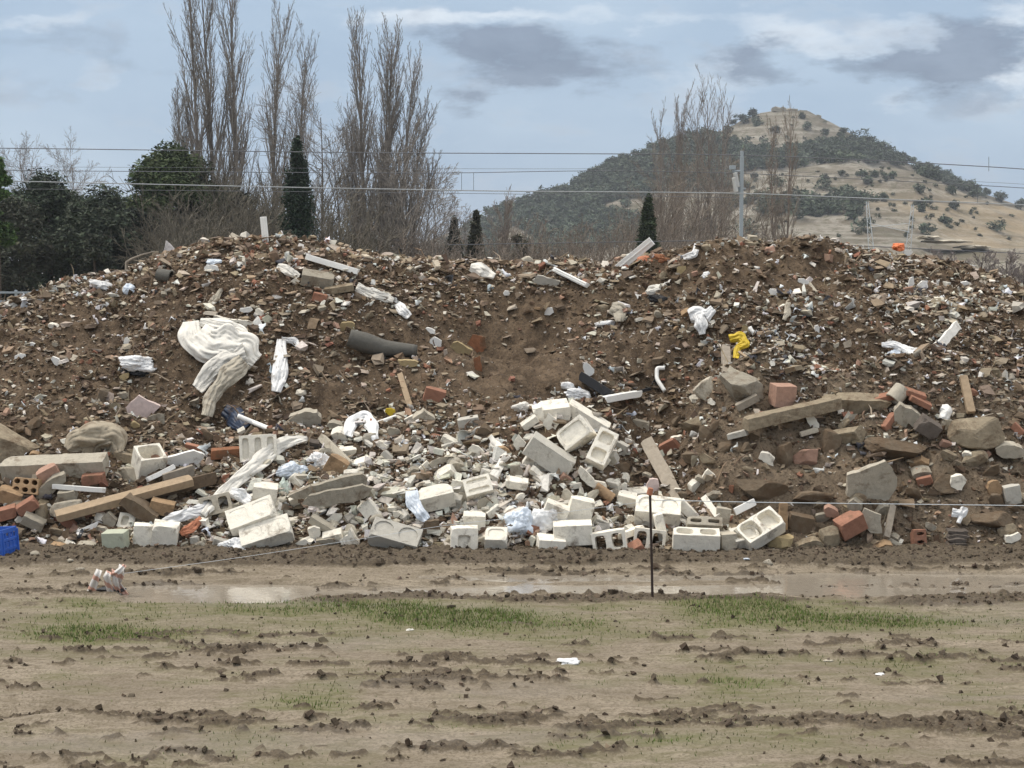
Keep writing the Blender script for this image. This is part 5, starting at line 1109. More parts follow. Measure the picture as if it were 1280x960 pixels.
POP = [(14, .014, .0, 46, .33, .35, .06), (7, .04, .11, 10, .36, .36, .15), (4, .07, .11, 3, .45, .55, .15), (3, .08, .08, 0, 0, 0, 0)]
POPL = [(14, .022, .0, 36, .50, .44, .12), (7, .055, .09, 11, .46, .40, .15), (4, .08, .07, 4, .5, .5, .15), (3, .1, .06, 0, 0, 0, 0)]
WIDE = [(8, .05, .0, 17, .85, .62, .15), (7, .10, .05, 12, .6, .45, .15), (5, .13, .03, 6, .6, .5, .2), (3, .15, .02, 0, 0, 0, 0)]
POPS = [(14, .014, .0, 30, .34, .34, .10), (7, .045, .10, 8, .40, .36, .15), (4, .07, .10, 3, .45, .55, .15), (3, .08, .08, 0, 0, 0, 0)]
m = lambda px, d: px * d / F
# three tall poplar clumps on the left
D1 = 112
bare_tree('poplar_tree', 272, 345, D1, m(372, D1), POP, 'tallest bare poplar clump, leftmost of the row, its top cut by the frame', 'tree', 11, 'bare poplars behind the heap',
          ((-.9, 0, -.015, .99), (-.2, .5, 0.0, 1.02), (1.2, 0, .02, 1.02), (-2.0, .5, -.055, .66)), .011)
D2 = 118
bare_tree('poplar_tree', 354, 345, D2, m(348, D2), POP, 'narrow bare poplar with pointed top directly above the upright white post', 'tree', 12, 'bare poplars behind the heap',
          ((-.3, 0, -.01, .98), (.7, .3, .02, .86)), .010)
D3 = 104
bare_tree('poplar_tree', 466, 345, D3, m(352, D3), POP, 'spreading bare poplar with two tall tops, rightmost of the left row', 'tree', 13, 'bare poplars behind the heap',
          ((-.3, 0, -.01, .93), (.7, .3, .035, .93), (1.2, 0, .10, .80), (-.6, .3, -.08, .62), (.3, .4, .02, .85), (1.0, .4, .19, .66), (1.3, .2, .26, .5), (-.5, .2, -.13, .45)), .012)
bare_tree('bare_tree', 405, 345, 110, m(235, 110), WIDE, 'shorter bare tree with brown twigs between the narrow poplar and the spreading one', 'tree', 14, None,
          ((0, 0, -.02, 1), (.8, .3, .1, .9)), .011)
bare_tree('bare_tree', 505, 345, 99, m(195, 99), WIDE, 'bare round-crowned tree leaning right beside the spreading poplar', 'tree', 15, None, ((0, 0, .05, 1), (.6, .4, .16, .85)), .011)
bare_tree('bare_tree', 548, 345, 122, m(125, 122), WIDE, 'small pale bare tree in the gap of sky left of the hill', 'tree', 16, None, ((0, 0, .0, 1), (.6, .4, .1, .85)), .011, (.27, .25, .24))
bare_tree('bare_tree', 70, 345, 125, m(178, 125), WIDE, 'pale bare tree rising behind the dark pines at the far left', 'tree', 17, None, ((0, 0, -.1, 1), (.6, .4, .08, .95), (-1.5, 0, -.02, .9)), .012, (.26, .24, .23))
# poplars in front of the hill
D4 = 150
bare_tree('poplar_tree', 848, 330, D4, m(236, D4), POPS, 'pale bare poplar, left of the pair standing up above the hill slope', 'tree', 21, 'bare poplars before the hill', ((-1.3, 0, -.03, .90), (-.5, 0, -.01, .98), (.3, 0, .0, .94)), .009, (.25, .215, .19), (.22, .19, .17))
bare_tree('poplar_tree', 882, 330, D4, m(244, D4), POPS, 'pale bare poplar, right of the pair standing up above the hill slope', 'tree', 22, 'bare poplars before the hill', ((-.5, 0, -.01, .94), (.4, 0, .01, 1.0), (1.1, 0, .02, .97)), .009, (.25, .215, .19), (.22, .19, .17))
for i, (px, hp, sd) in enumerate([(826, 150, 23), (902, 165, 25)]):
    bare_tree('bare_tree', px, 335, 135, m(hp, 135), WIDE, ['brown bare tree at the foot of the left pale poplar', 'brown bare tree just left of the power pole before the hill'][i], 'tree', sd, None, ((0, 0, -.05, 1), (.8, .3, .08, .9)), .009, (.23, .195, .16))
bare_tree('poplar_tree', 975, 335, 135, m(215, 135), POPS, 'slim bare poplar right of the power pole, tips above the hilltop', 'tree', 27, 'bare poplars before the hill', ((-.4, 0, -.02, .95), (.5, 0, .01, 1)), .008, (.25, .205, .17), (.22, .17, .14))
bare_tree('bare_tree', 625, 335, 120, m(120, 120), POPL, 'thin bare sapling rising before the left end of the hill', 'tree', 28, None, ((0, 0, 0, 1), (.3, 0, .05, .7)), .008, (.26, .22, .19))
bare_tree('bare_tree', 1215, 350, 78, m(78, 78), WIDE, 'low bare tree with a dark trunk at the right edge of the heap', 'tree', 29, None, ((-.4, 0, -.2, 1), (.5, .3, .05, .95), (1.8, 0, .1, .7)), .014, (.22, .19, .18), (.09, .07, .065))
bare_tree('bare_tree', 1268, 352, 74, m(80, 74), WIDE, 'low bare tree cut by the right frame edge above the heap', 'tree', 30, None, ((0, 0, -.1, 1), (.6, .3, .15, .9)), .014, (.22, .19, .18), (.12, .10, .09))

def scrub(name, spans, n, seed, label, tw, lift=.5):
    rd = random.Random(seed); out = [[], [], []]
    P = [(5, .10, .03, 9, .55, .55, .15), (4, .14, .03, 5, .6, .5, .2), (3, .15, .02, 0, 0, 0, 0)]
    for i in range(n):
        a, b, top0, top1, dd = spans[rd.randrange(len(spans))]
        t = rd.random(); px = a + (b - a) * t; top = top0 + (top1 - top0) * t
        d = dd + rd.uniform(-8, 14); h = (m(345 - top, d) + lift) * rd.uniform(.5, 1.0)
        grow(out, (float(at(px, 340, d)[0]), d, 0.0), (rd.gauss(0, .22), rd.gauss(0, .1), 1), h, h * .007 + .012, 0, P, rd)
    al = np.array([s for L in out for s in L]); al[:, 6:] = np.maximum(al[:, 6:], .012)
    rc = np.random.default_rng(seed)
    o = segmesh(name, al, np.array(tw)[None] * (1 + rc.uniform(-.3, .3, (len(al), 1))), None, 3)
    tag(o, label, 'scrub', kind='stuff')
scrub('bare_scrub', [(500, 620, 262, 272, 96), (600, 800, 262, 250, 104), (430, 560, 235, 262, 98), (640, 800, 255, 248, 112), (800, 900, 225, 215, 120), (900, 1000, 262, 270, 118), (640, 760, 270, 262, 92)], 400, 5,
      'brown leafless scrub and undergrowth massed between the heap and the hill', (.20, .165, .135))
scrub('bare_thicket', [(215, 350, 225, 235, 88), (200, 330, 275, 280, 82), (330, 470, 250, 235, 92), (180, 240, 290, 265, 84), (200, 350, 240, 240, 94)], 420, 6,
      'tangled leafless thicket at the foot of the poplars behind the heap', (.13, .115, .09), 2.3)
scrub('bare_hedge', [(1150, 1230, 308, 285, 80), (1230, 1290, 285, 290, 76)], 45, 8, 'low leafless shrubs beyond the right end of the heap', (.22, .19, .18))

def leafcloud(blobs, per, size, r, col):
    """blobs: (x,y,z,rx,ry,rz). returns V,F,C : small triangles scattered through each blob's outer half"""
    V, C = [], []
    for (x, y, z, a, b, c) in blobs:
        n = int(per); d = r.normal(size=(n, 3)); d /= np.linalg.norm(d, axis=1)[:, None]
        rad = r.uniform(.35, 1.0, (n, 1)) + .35 * r.random((n, 1)) ** 4 ; rad = rad * (1 + .22 * vn3(d * 2.3 + x, 7)[:, None])
        p = d * rad * (a, b, c) + (x, y, z)
        t = r.normal(size=(n, 3, 3)) * size * .5; t[:, :, 2] *= .7
        V.append(p[:, None] + t); k = r.uniform(.7, 1.3)
        C.append(np.array(col)[None] * 1.35 * k * r.uniform(.75, 1.3, (n, 1)) * (1 + r.uniform(-.08, .08, (n, 3))))
    V = np.concatenate(V).reshape(-1, 3); C = np.repeat(np.concatenate(C), 3, 0)
    return V, np.arange(len(V)).reshape(-1, 3), C
def evergreen(name, px, dist, h, w, shape, label, cat, seed, col=(.030, .042, .022), per=420, size=.26, group=None, base=.05, nb=26):
    r = np.random.default_rng(seed); b = at(px, 345, dist)
    h = h + 2.25 - 5 * dist / F; w = w * (1.7 if shape == 'cypress' else 1.22)
    root = empty(name, (b[0], dist, 0)); tag(root, label, cat, group)
    bl = []
    if shape == 'cypress':
        for i in range(nb):
            t = (i + .5) / nb; rr = w * .5 * (1 - t) ** .55 * min(1, .55 + t * 3)
            for q in range(3):
                a = r.uniform(0, 6.28); bl.append((math.cos(a) * rr * .45, math.sin(a) * rr * .45, h * (base + (1 - base) * t), rr * .62, rr * .62, h / nb * 1.8))
        per = per // 3
    elif shape == 'spruce':
        for i in range(nb):
            t = (i + .5) / nb; rr = w * .5 * (1 - t) * r.uniform(.8, 1.15)
            for q in range(3):
                a = r.uniform(0, 6.28); bl.append((math.cos(a) * rr * .5, math.sin(a) * rr * .5, h * (base + (1 - base) * t) - .1 * rr, rr * .6 + .05, rr * .6 + .05, h / nb * .9))
        per = per // 3
    else:
        for i in range(nb):
            a = r.uniform(0, 6.28); t = r.random() ** .8; rad = math.sqrt(max(0, 1 - (2 * t - 1) ** 2)) * .5 + .22 * (1 - t)
            rr = w * .5 * rad * r.uniform(.5, 1.0); s = w * r.uniform(.10, .19)
            bl.append((math.cos(a) * rr * 1.1, math.sin(a) * rr, h * (base + (.93 - base) * t), s, s, s * .72))
    V, Fc, C = leafcloud(bl, per, size, r, col)
    npmesh('crown', V, Fc, 'leaf', col=C, parent=root)
    v, f = tube([(0, 0, -.2), (.05, 0, h * .35), (0, 0, h * .8)], [h * .022 + .04, h * .016 + .03, .03], 7)
    npmesh('trunk', v, f, 'bark', col=np.ones((len(v), 3)) * (.09, .07, .055), parent=root, smooth=True)
    return root
G1 = (.040, .052, .034); G2 = (.050, .066, .030)
evergreen('pine_tree', 62, 90, m(128, 90), m(135, 90), 'round', 'dark pine with a rounded top below the pale bare tree at far left', 'tree', 41, G1, 900, .17, base=.12, nb=42)
evergreen('pine_tree', 122, 86, m(112, 86), m(120, 86), 'round', 'dark pine right of the rounded one, sloping towards the gap of sky', 'tree', 42, (.048, .058, .040), 900, .17, base=.15, nb=38)
evergreen('pine_tree', 20, 84, m(100, 84), m(110, 84), 'round', 'grey-green shaggy pine low at the far left edge', 'tree', 43, (.058, .062, .045), 800, .16, base=.1, nb=34)
evergreen('pine_tree', -4, 80, m(162, 80), m(44, 80), 'round', 'bright green conifer cut by the left frame edge', 'tree', 44, (.050, .085, .025), 900, .16, base=.25, nb=26)
evergreen('pine_tree', 213, 92, m(168, 92), m(112, 92), 'round', 'tall dense green pine left of the tallest poplar clump', 'tree', 45, G2, 1100, .17, base=.15, nb=52)
evergreen('pine_tree', 252, 95, m(150, 95), m(90, 95), 'round', 'dull green pine half hidden at the foot of the tallest poplar clump', 'tree', 46, (.062, .068, .042), 700, .16, base=.1, nb=36)
evergreen('pine_tree', 165, 88, m(84, 88), m(100, 88), 'round', 'low dark pine in the gap left of the tall dense green pine', 'tree', 47, (.030, .036, .028), 800, .17, base=.05, nb=30)
evergreen('pine_tree', 300, 97, m(105, 97), m(120, 97), 'round', 'dark shrubby pine behind the upright white post', 'tree', 48, (.035, .038, .028), 600, .17, base=.02, nb=30)
evergreen('cypress_tree', 373, 84, m(165, 84), m(44, 84), 'cypress', 'dark pointed cypress among the bare poplars on the left', 'tree', 49, (.022, .036, .022), 800, .13, nb=30)
evergreen('cypress_tree', 810, 92, m(97, 92), m(26, 92), 'cypress', 'small dark cypress above the leaning white plank', 'tree', 50, (.034, .046, .024), 700, .13, nb=26)
evergreen('spruce_tree', 568, 105, m(72, 105), m(44, 105), 'spruce', 'small dark spruce, left of the pair right of the bare poplars', 'tree', 51, (.036, .040, .026), 500, .17)
evergreen('spruce_tree', 595, 108, m(80, 108), m(50, 108), 'spruce', 'small dark spruce, right of the pair below the hill end', 'tree', 52, (.044, .044, .026), 500, .17)
evergreen('evergreen_shrub', 648, 110, m(55, 110), m(30, 110), 'round', 'dull green evergreen shrub right of the two spruces', 'shrub', 53, (.06, .058, .038), 400, .17, base=.05, nb=20)
evergreen('evergreen_shrub', 118, 72, m(58, 72), m(50, 72), 'round', 'low dark shrub with light stems beside the white marker post', 'shrub', 54, (.040, .045, .032), 400, .14, base=.25, nb=20)

# ------------------------------------------------------------------ the hill
DA, DB = 720.0, 560.0
ca = [(-700, 345), (200, 342), (420, 338), (540, 300), (600, 275), (640, 258), (700, 238), (760, 210), (800, 193), (840, 178), (880, 168), (905, 160), (925, 147), (950, 139), (975, 136), (1005, 137), (1030, 150), (1060, 168), (1100, 187), (1140, 207), (1200, 233), (1250, 250), (1280, 260), (1340, 280), (1450, 305), (1700, 335), (2300, 345)]
cb = [(-700, 360), (600, 345), (720, 322), (800, 300), (870, 275), (930, 240), (965, 218), (1000, 209), (1060, 205), (1110, 209), (1150, 219), (1200, 240), (1240, 253), (1280, 268), (1340, 290), (1450, 315), (1700, 340), (2300, 350)]
capx = np.array([c[0] for c in ca], float); caz = np.array([zat(c[0], c[1], DA) for c in ca])
cbpx = np.array([c[0] for c in cb], float); cbz = np.array([zat(c[0], c[1], DB) for c in cb])
def hill(x, y):
    px = 640 + F * x / y
    za = np.interp(px, capx, caz); zb = np.interp(px, cbpx, cbz)
    ua = np.clip((y - 470) / (DA - 470), 0, 1); A = za * (.62 * ua + .38 * ua ** 2.2)
    A = np.where(y > DA, za * (1 - np.clip((y - DA) / 420, 0, 1) ** 1.3), A)
    ub = np.clip((y - 330) / (DB - 330), 0, 1); terr = ub + .030 * np.sin(ub * 22 + .8 * vn2(x * .01, y * 0, 3))
    B = zb * np.clip(.30 * terr + .70 * terr ** 1.7, 0, 1.02)
    B = np.where(y > DB, zb * (1 - .0 * y) - (y - DB) * .12, B)
    z = np.maximum(A, B)
    amp = sstep(0, 12, z)
    gul = ridged(x * .035 + .3 * vn2(x * .02, y * .02, 4), y * .012, 3, 201)
    z = z + amp * (1.5 * fbm(x * .02, y * .02, 4, 211) + 1.8 * gul + .8 * fbm(x * .12, y * .12, 3, 221)) * (1 - .5 * sstep(DA - 30, DA, y))
    return z
hx = np.linspace(-330, 560, 520); hy = np.concatenate([np.arange(300, 740, 2.0), np.arange(740, 1250, 14)])
HX, HY = np.meshgrid(hx, hy, indexing='ij'); HZ = hill(HX, HY)
HZ = np.where((HX < -300), HZ - 3, HZ) - .4
def build_hill():
    o = npmesh('hill', np.stack([HX, HY, HZ], -1).reshape(-1, 3), grid_faces(len(hx), len(hy)), 'chips', smooth=True)
    m_, nt, b = newmat('hillsoil'); o.data.materials.clear(); o.data.materials.append(m_)
    g = N(nt, 'ShaderNodeNewGeometry'); p = g.outputs['Position']
    mp = N(nt, 'ShaderNodeMapping'); mp.inputs['Scale'].default_value = (1, .35, 2.4); nt.links.new(p, mp.inputs[0])
    mps = N(nt, 'ShaderNodeMapping'); mps.inputs['Scale'].default_value = (.04, .02, 1); nt.links.new(p, mps.inputs[0])
    n1 = noise(nt, p, .018, 6, .65, .4); n2 = noise(nt, mp.outputs[0], .09, 6, .7, .6); n3 = noise(nt, p, .5, 5, .75)
    c = mixc(nt, mr(nt, n1, .38, .62), (.140, .118, .090), (.205, .182, .145))
    c = mixc(nt, mr(nt, n2, .50, .60, 0, .8), c, (.30, .275, .235))
    c = mixc(nt, mr(nt, n2, .40, .48, .85, 0), c, (.125, .113, .08))
    st = noise(nt, mps.outputs[0], .5, 4, .6, .3)
    c = mixc(nt, mr(nt, st, .50, .58, 0, .55), c, (.33, .305, .26))
    c = mixc(nt, mr(nt, st, .46, .40, 0, .5), c, (.14, .12, .09))
    c = mixc(nt, mr(nt, n3, .50, .62, 0, .75), c, (.10, .095, .06))
    sp = N(nt, 'ShaderNodeSeparateXYZ'); nt.links.new(p, sp.inputs[0])
    # ochre clay exposed low on the right flank
    och = math_(nt, 'MULTIPLY', mr(nt, sp.outputs[0], 85, 130), mr(nt, sp.outputs[2], 32, 22), clamp=True)
    och = math_(nt, 'MULTIPLY', och, mr(nt, n1, .35, .55), clamp=True)
    c = mixc(nt, math_(nt, 'MULTIPLY', och, .6), c, (.35, .265, .165))
    nt.links.new(c, b.inputs['Base Color']); b.inputs['Roughness'].default_value = .95; b.inputs['Specular IOR Level'].default_value = .1
    bp = N(nt, 'ShaderNodeBump'); bp.inputs['Strength'].default_value = .8; bp.inputs['Distance'].default_value = 1.2
    nt.links.new(math_(nt, 'ADD', n2, math_(nt, 'MULTIPLY', n3, .5)), bp.inputs['Height']); nt.links.new(bp.outputs[0], b.inputs['Normal'])
    tag(o, kind='structure')
build_hill()
def hillhit(px, py):
    px, py = np.asarray(px, float), np.asarray(py, float); d = rays(px, py); d = d / d[..., 1:2]
    res = np.full(px.shape, -1.0); done = np.zeros(px.shape, bool)
    for yy in np.arange(300, 900, 3.0):
        h = (CH + d[..., 2] * yy <= hill(d[..., 0] * yy, yy + 0 * px)) & ~done
        res = np.where(h, yy, res); done |= h
    return d * res[..., None] + np.array([0, 0, CH]), res
def inpoly(px, py, poly):
    c = np.zeros(px.shape, bool); n = len(poly)
    for i in range(n):
        x1, y1 = poly[i]; x2, y2 = poly[(i + 1) % n]
        k = ((y1 > py) != (y2 > py)) & (px < (x2 - x1) * (py - y1) / ((y2 - y1) or 1e-9) + x1); c ^= k
    return c
r2 = np.random.default_rng(12)
woods = [([(540, 325), (600, 272), (640, 256), (700, 236), (760, 208), (800, 191), (840, 176), (880, 166), (900, 175), (960, 190), (1010, 192), (1000, 210), (900, 215), (930, 235), (850, 240), (800, 245), (770, 250), (740, 262), (790, 275), (800, 300), (720, 320), (640, 330), (600, 330)], 1700),
         ([(1000, 184), (1025, 182), (1050, 176), (1065, 182), (1085, 173), (1105, 186), (1130, 196), (1142, 207), (1120, 207), (1060, 203), (1010, 204)], 190),
         ([(1142, 207), (1180, 214), (1225, 236), (1238, 248), (1220, 247), (1180, 230), (1150, 218)], 60),
         ([(910, 250), (1000, 250), (1080, 247), (1078, 266), (1000, 272), (900, 275)], 90),
         ([(880, 190), (1010, 190), (1015, 207), (880, 210)], 60), ([(1150, 210), (1235, 242), (1236, 246), (1150, 216)], 24), ([(760, 215), (960, 140), (1000, 140), (1270, 262), (1270, 300), (760, 300)], 60), ([(790, 215), (960, 145), (1010, 140), (1270, 262), (1270, 300), (760, 300)], 170)]
pts = []
for poly, n in woods:
    xs_ = [q[0] for q in poly]; ys_ = [q[1] for q in poly]
    a = r2.uniform(min(xs_), max(xs_), n * 6); b = r2.uniform(min(ys_), max(ys_), n * 6)
    k = inpoly(a, b, poly); a, b = a[k][:n], b[k][:n]
    P_, rs = hillhit(a, b); P_ = P_[rs > 0]
    gap = vn2(P_[:, 0] * .03, P_[:, 1] * .012, 77) > -.72
    pts.append(P_[gap]); nsm = int(gap.sum())
pts = np.concatenate(pts)
bl = []
for qi, q in enumerate(pts):
    s = r2.uniform(1.2, 2.9) if qi < len(pts) - nsm else r2.uniform(.35, .95)
    for k in range(3):
        bl.append((q[0] + r2.normal() * s * .5, q[1] + r2.normal() * s * .5, q[2] + s * r2.uniform(.4, 1.0), s * .7, s * .7, s * .65))
nb_big = (len(pts) - nsm) * 3
Va, Fa, Ca = leafcloud(bl[:nb_big], 60, .95, r2, (.060, .074, .050)); Vb, Fb, Cb = leafcloud(bl[nb_big:], 45, .38, r2, (.075, .080, .052))
V = np.concatenate([Va, Vb]); Fc = np.concatenate([Fa, Fb + len(Va)]); C = np.concatenate([Ca, Cb])
o = npmesh('pine_wood', V, Fc, 'leaf', col=C); tag(o, 'dark green pine wood covering the left slope and waist of the hill', 'wood', kind='stuff')
def hilltree(px, py, s, label, seed):
    r = np.random.default_rng(seed); P_, rs = hillhit(np.array([px]), np.array([py + s * .3])); q = P_[0]
    if rs[0] < 0: q = at(px, py, DA)
    sm = s * .5 * q[1] / F
    root = empty('pine_shrub', tuple(q)); tag(root, label, 'shrub', 'pines standing alone on the hill')
    b_ = [(r.normal() * sm * .35, r.normal() * sm * .35, sm * r.uniform(.5, 1.15), sm * .62, sm * .62, sm * .55) for k in range(7)]
    V, Fc, C = leafcloud(b_, 90, sm * .30, r, (.050, .060, .042)); npmesh('crown', V, Fc, 'leaf', col=C, parent=root)
    v, f = tube([(0, 0, -.5), (0, 0, sm * .9)], [sm * .09, sm * .06], 5); npmesh('trunk', v, f, 'bark', col=np.ones((len(v), 3)) * .08, parent=root)
for i, (a, b, s, l) in enumerate([(941, 143, 15, 'dark pine bush on the left shoulder of the hilltop, nearest the summit'), (930, 149, 15, 'dark pine bush second from the summit on the left shoulder'), (916, 154, 9, 'small dark pine bush lowest of those on the left shoulder'),
        (1003, 146, 10, 'dark shrub high on the pale cone just right of the summit'), (970, 162, 12, 'brown-green shrub in the middle of the pale cone'), (1054, 164, 12, 'dark pine bush alone on the right edge of the pale cone'),
        (1032, 222, 10, 'dark bush on the rocky ledge, left of two'), (1051, 217, 9, 'dark bush on the rocky ledge, right of two'), (942, 221, 11, 'dark bush on the slope just right of the power pole'),
        (1252, 248, 16, 'dark pine on the right ridge of the hill, left of the last two'), (1276, 256, 16, 'dark pine on the right ridge cut by the frame edge'), (1077, 249, 12, 'dark bush at the right end of the low band of trees'),
        (782, 249, 10, 'dark bush standing alone in the grassy clearing on the left slope'), (1233, 240, 10, 'small dark pine where the tree line ends on the right ridge')]):
    hilltree(a, b, s, l, 300 + i)
# ruined wall stub and rocks at the summit
def summit():
    q = at(985, 137, DA)
    bm = bmesh.new()
    for (dx, dz, w, h) in [(-4, .4, 6, 1.7), (1.5, .2, 5, 1.0), (6.5, -.6, 3, 1.9), (13, -2.6, 2, 1.4)]:
        bmesh.ops.create_cube(bm, size=1, matrix=Matrix.Translation((q[0] + dx, DA, q[2] + dz - .6)) @ Matrix.Diagonal((w, 2.5, h, 1)))
    bmesh.ops.subdivide_edges(bm, edges=bm.edges, cuts=3, use_grid_fill=True)
    for v in bm.verts: v.co += Vector((0, 0, float(vn3(np.array(v.co) * .6, 3)) * .7))
    o = bmobj('ruined_wall', bm, 'conc'); tag(o, 'low ruined stone wall on the very top of the hill', 'ruin')
summit()
# pale spoil strips at the quarry below the hill
for i, (a, b, w, l) in enumerate([(1185, 302, 60, 'long pale strip of gravel at the quarry below the hill'), (1215, 309, 40, 'shorter pale strip of gravel nearer the bare trees'), (1160, 297, 26, 'small pale gravel strip right of the pylon')]):
    q = at(a, b, 290.); wm = m(w, 290) * .5
    bm = bmesh.new(); bmesh.ops.create_icosphere(bm, subdivisions=3, radius=1)
    for v in bm.verts: v.co = Vector((v.co.x * wm, v.co.y * 3, v.co.z * .32)) * (1 + .45 * float(vn3(np.array(v.co) * 3, i)))
    o = bmobj('gravel_bank', bm, 'concpale'); o.location = (q[0], 290, q[2]); tag(o, l, 'gravel bank')
    # the bank lies on a terrace
bm = bmesh.new(); q0 = at(1120, 312, 286.); q1 = at(1290, 318, 286.)
V = []; n = 40
tx = np.linspace(at(1000, 320, 280.)[0], at(1500, 320, 280.)[0], n); ty = np.array([262, 275, 284, 292, 310, 332.]); tz = np.array([-.5, 3.5, float(at(1200, 313, 284.)[2]) - .3, float(at(1200, 305, 292.)[2]) - .4, 6.0, -.5])
A, B = np.meshgrid(tx, ty, indexing='ij'); Zt = tz[None] * sstep(0, 12, A - tx[0]) * (1 - sstep(tx[-1] - 12, tx[-1], A)) + .5 * fbm(A * .2, B * .2, 3, 5) - .5
o = npmesh('terrace', np.stack([A, B, Zt], -1).reshape(-1, 3), grid_faces(n, 6), 'hillsoil', smooth=True); tag(o, kind='structure')

# ------------------------------------------------------------------ railway mast, wires, pylon
def thing_tube(name, pts, rad, mat, label, cat, group=None, parent=None, n=6):
    v, f = tube(pts, rad, n); o = npmesh(name, v, f, mat, smooth=True, parent=parent)
    if label: tag(o, label, cat, group)
    return o
YM = 82.0
def W(px, py, y=YM): return at(px, py, y)
b = W(926, 345); root = empty('railway_mast', (b[0], YM, 0)); tag(root, 'grey steel railway mast with pale bracket arms before the hill', 'mast')
T = float(W(926, 196)[2])
def loc(px, py, dy=0): q = W(px, py); return (q[0] - b[0], dy, q[2])
boxes_mesh('post', [(Vector((0, 0, T / 2)), (.17, .17, T), None)], 'metal', root, .02)
for pts, nm in [([loc(925, 236), loc(917, 212)], 'bracket_arm'), ([loc(925, 214), loc(915, 214)], 'bracket_arm'), ([loc(925, 243), loc(918, 216)], 'bracket_arm'), ([loc(932, 236), loc(918, 236)], 'bracket_arm')]:
    v, f = tube(pts, .06, 6); npmesh(nm, v, f, 'metal', parent=root, smooth=True)
for (a, c, d_, e) in [(922, 234, 918.5, 216), (920, 240, 917, 222)]:
    P0, P1 = np.array(loc(a, c, -.1)), np.array(loc(d_, e, -.1)); tt = np.linspace(0, 1, 25)
    v, f = tube([P0 + (P1 - P0) * k for k in tt], [.08 + .05 * (i % 2) for i in range(25)], 8); npmesh('insulator', v, f, 'whitepaint', parent=root, smooth=True)
boxes_mesh('cap', [(Vector((.0, 0, T + .08)), (.14, .14, .4), None), (Vector((-.45, 0, float(loc(0, 212)[2]) + .1)), (.3, .2, .2), None)], 'metal', root, .01)
def wire(pts, rad, mat, label, y=YM):
    P_ = np.array([W(a, c, y) for a, c in pts]); t = np.linspace(0, len(P_) - 1, 60)
    # smooth curve through the points
    Q = np.stack([np.interp(t, np.arange(len(P_)), P_[:, k]) for k in range(3)], -1)
    for _ in range(6): Q[1:-1] = (Q[:-2] + Q[1:-1] * 2 + Q[2:]) / 4
    return thing_tube('overhead_wire', Q, rad, mat, label, 'wire', 'railway overhead wires', n=5)
wire([(-400, 182), (0, 185), (450, 191), (926, 193), (1140, 203), (1280, 211), (1700, 245)], .022, 'wirem', 'topmost overhead wire crossing the whole sky above the trees')
wire([(-400, 206), (120, 209), (560, 211), (926, 211), (1200, 226), (1280, 230), (1700, 260)], .008, 'wirem', 'very thin second overhead wire below the topmost one', 83)
wire([(-400, 212), (0, 213), (540, 217), (740, 213), (926, 216), (1230, 232), (1280, 235), (1700, 262)], .017, 'wirem', 'dark third overhead wire with short droppers hanging from it')
wire([(-400, 222), (0, 226), (300, 233), (620, 239), (926, 241), (1130, 250), (1280, 256), (1700, 275)], .026, 'wirepale', 'thick pale overhead wire, lowest of the bright ones', 81)
wire([(-400, 232), (620, 242), (926, 247), (1100, 250), (1280, 258), (1700, 278)], .012, 'wirem', 'thin dark wire just under the thick pale one', 83)
wire([(560, 306), (926, 300), (1130, 310), (1280, 317), (1700, 330)], .02, 'wirem', 'low dark cable just above the crest of the heap on the right', 84)
for px, c, d_ in [(577, 216, 238), (592, 216, 238), (1236, 196, 214), (1222, 233, 253)]:
    o = thing_tube('dropper', [W(px, c), W(px, d_)], .012, 'wirem', {577: 'left of two thin droppers hanging in the sky left of the hill', 592: 'right of two thin droppers hanging in the sky left of the hill', 1236: 'short dropper near the right ridge above the topmost wire', 1222: 'short dropper at the right before the ridge pines'}[px], 'dropper', 'droppers between the overhead wires')
# slender pale gantry
bq = at(1112, 330, 130.); root = empty('gantry', (bq[0], 130, 0)); tag(root, 'slender pale lattice gantry of two posts before the hill flank', 'gantry')
def gl(px, py, dy=0): q = at(px, py, 130.); return np.array((q[0] - bq[0], dy, q[2]))
for x0, y0, x1, y1 in [(1091, 335, 1084, 252), (1133, 335, 1141, 256)]:
    for s in (-.25, .25):
        v, f = tube([gl(x0, y0) + (s, 0, 0), gl(x1, y1) + (s * .3, 0, 0)], .028, 5); npmesh('post', v, f, 'cablewhite', parent=root, smooth=True)
    A0, A1 = gl(x0, y0), gl(x1, y1); pts_ = [A0 + (A1 - A0) * k / 14 + ((.25 if k % 2 else -.25) * (1 - .7 * k / 14), 0, 0) for k in range(15)]
    v, f = tube(pts_, .014, 4); npmesh('lacing', v, f, 'cablewhite', parent=root)
v, f = tube([gl(1086, 279), gl(1137, 290)], .02, 5); npmesh('cross_beam', v, f, 'cablewhite', parent=root)
v, f = tube([gl(1087, 284), gl(1137, 279)], .018, 5); npmesh('cross_beam', v, f, 'cablewhite', parent=root)
# track-side rails fence far left + white marker
fr = empty('rail_fence', tuple(at(20, 362, 66.) * (1, 1, 0))); tag(fr, 'grey horizontal rail fence low at the far left behind the heap', 'fence')
q0 = at(-60, 362, 66.)[0]; q1 = at(72, 362, 66.)[0]; fx = fr.location.x
for z in (.35, .75, 1.15, 1.5):
    boxes_mesh('rail', [(Vector(((q0 + q1) / 2 - fx, 0, z)), (q1 - q0, .05, .08), None)], 'metal', fr)
for k in range(6):
    boxes_mesh('post', [(Vector((q0 + (q1 - q0) * k / 5 - fx, .07, .8)), (.09, .09, 1.6), None)], 'metal', fr)
q = at(77, 360, 40.); boxo = boxes_mesh('marker_post', [(Vector((0, 0, .55)), (.07, .07, 1.45), None), (Vector((0, 0, 1.29)), (.09, .09, .06), None)], 'whitepaint', None, .01); boxo.location = (q[0], 40, float(q[2]) - .1)
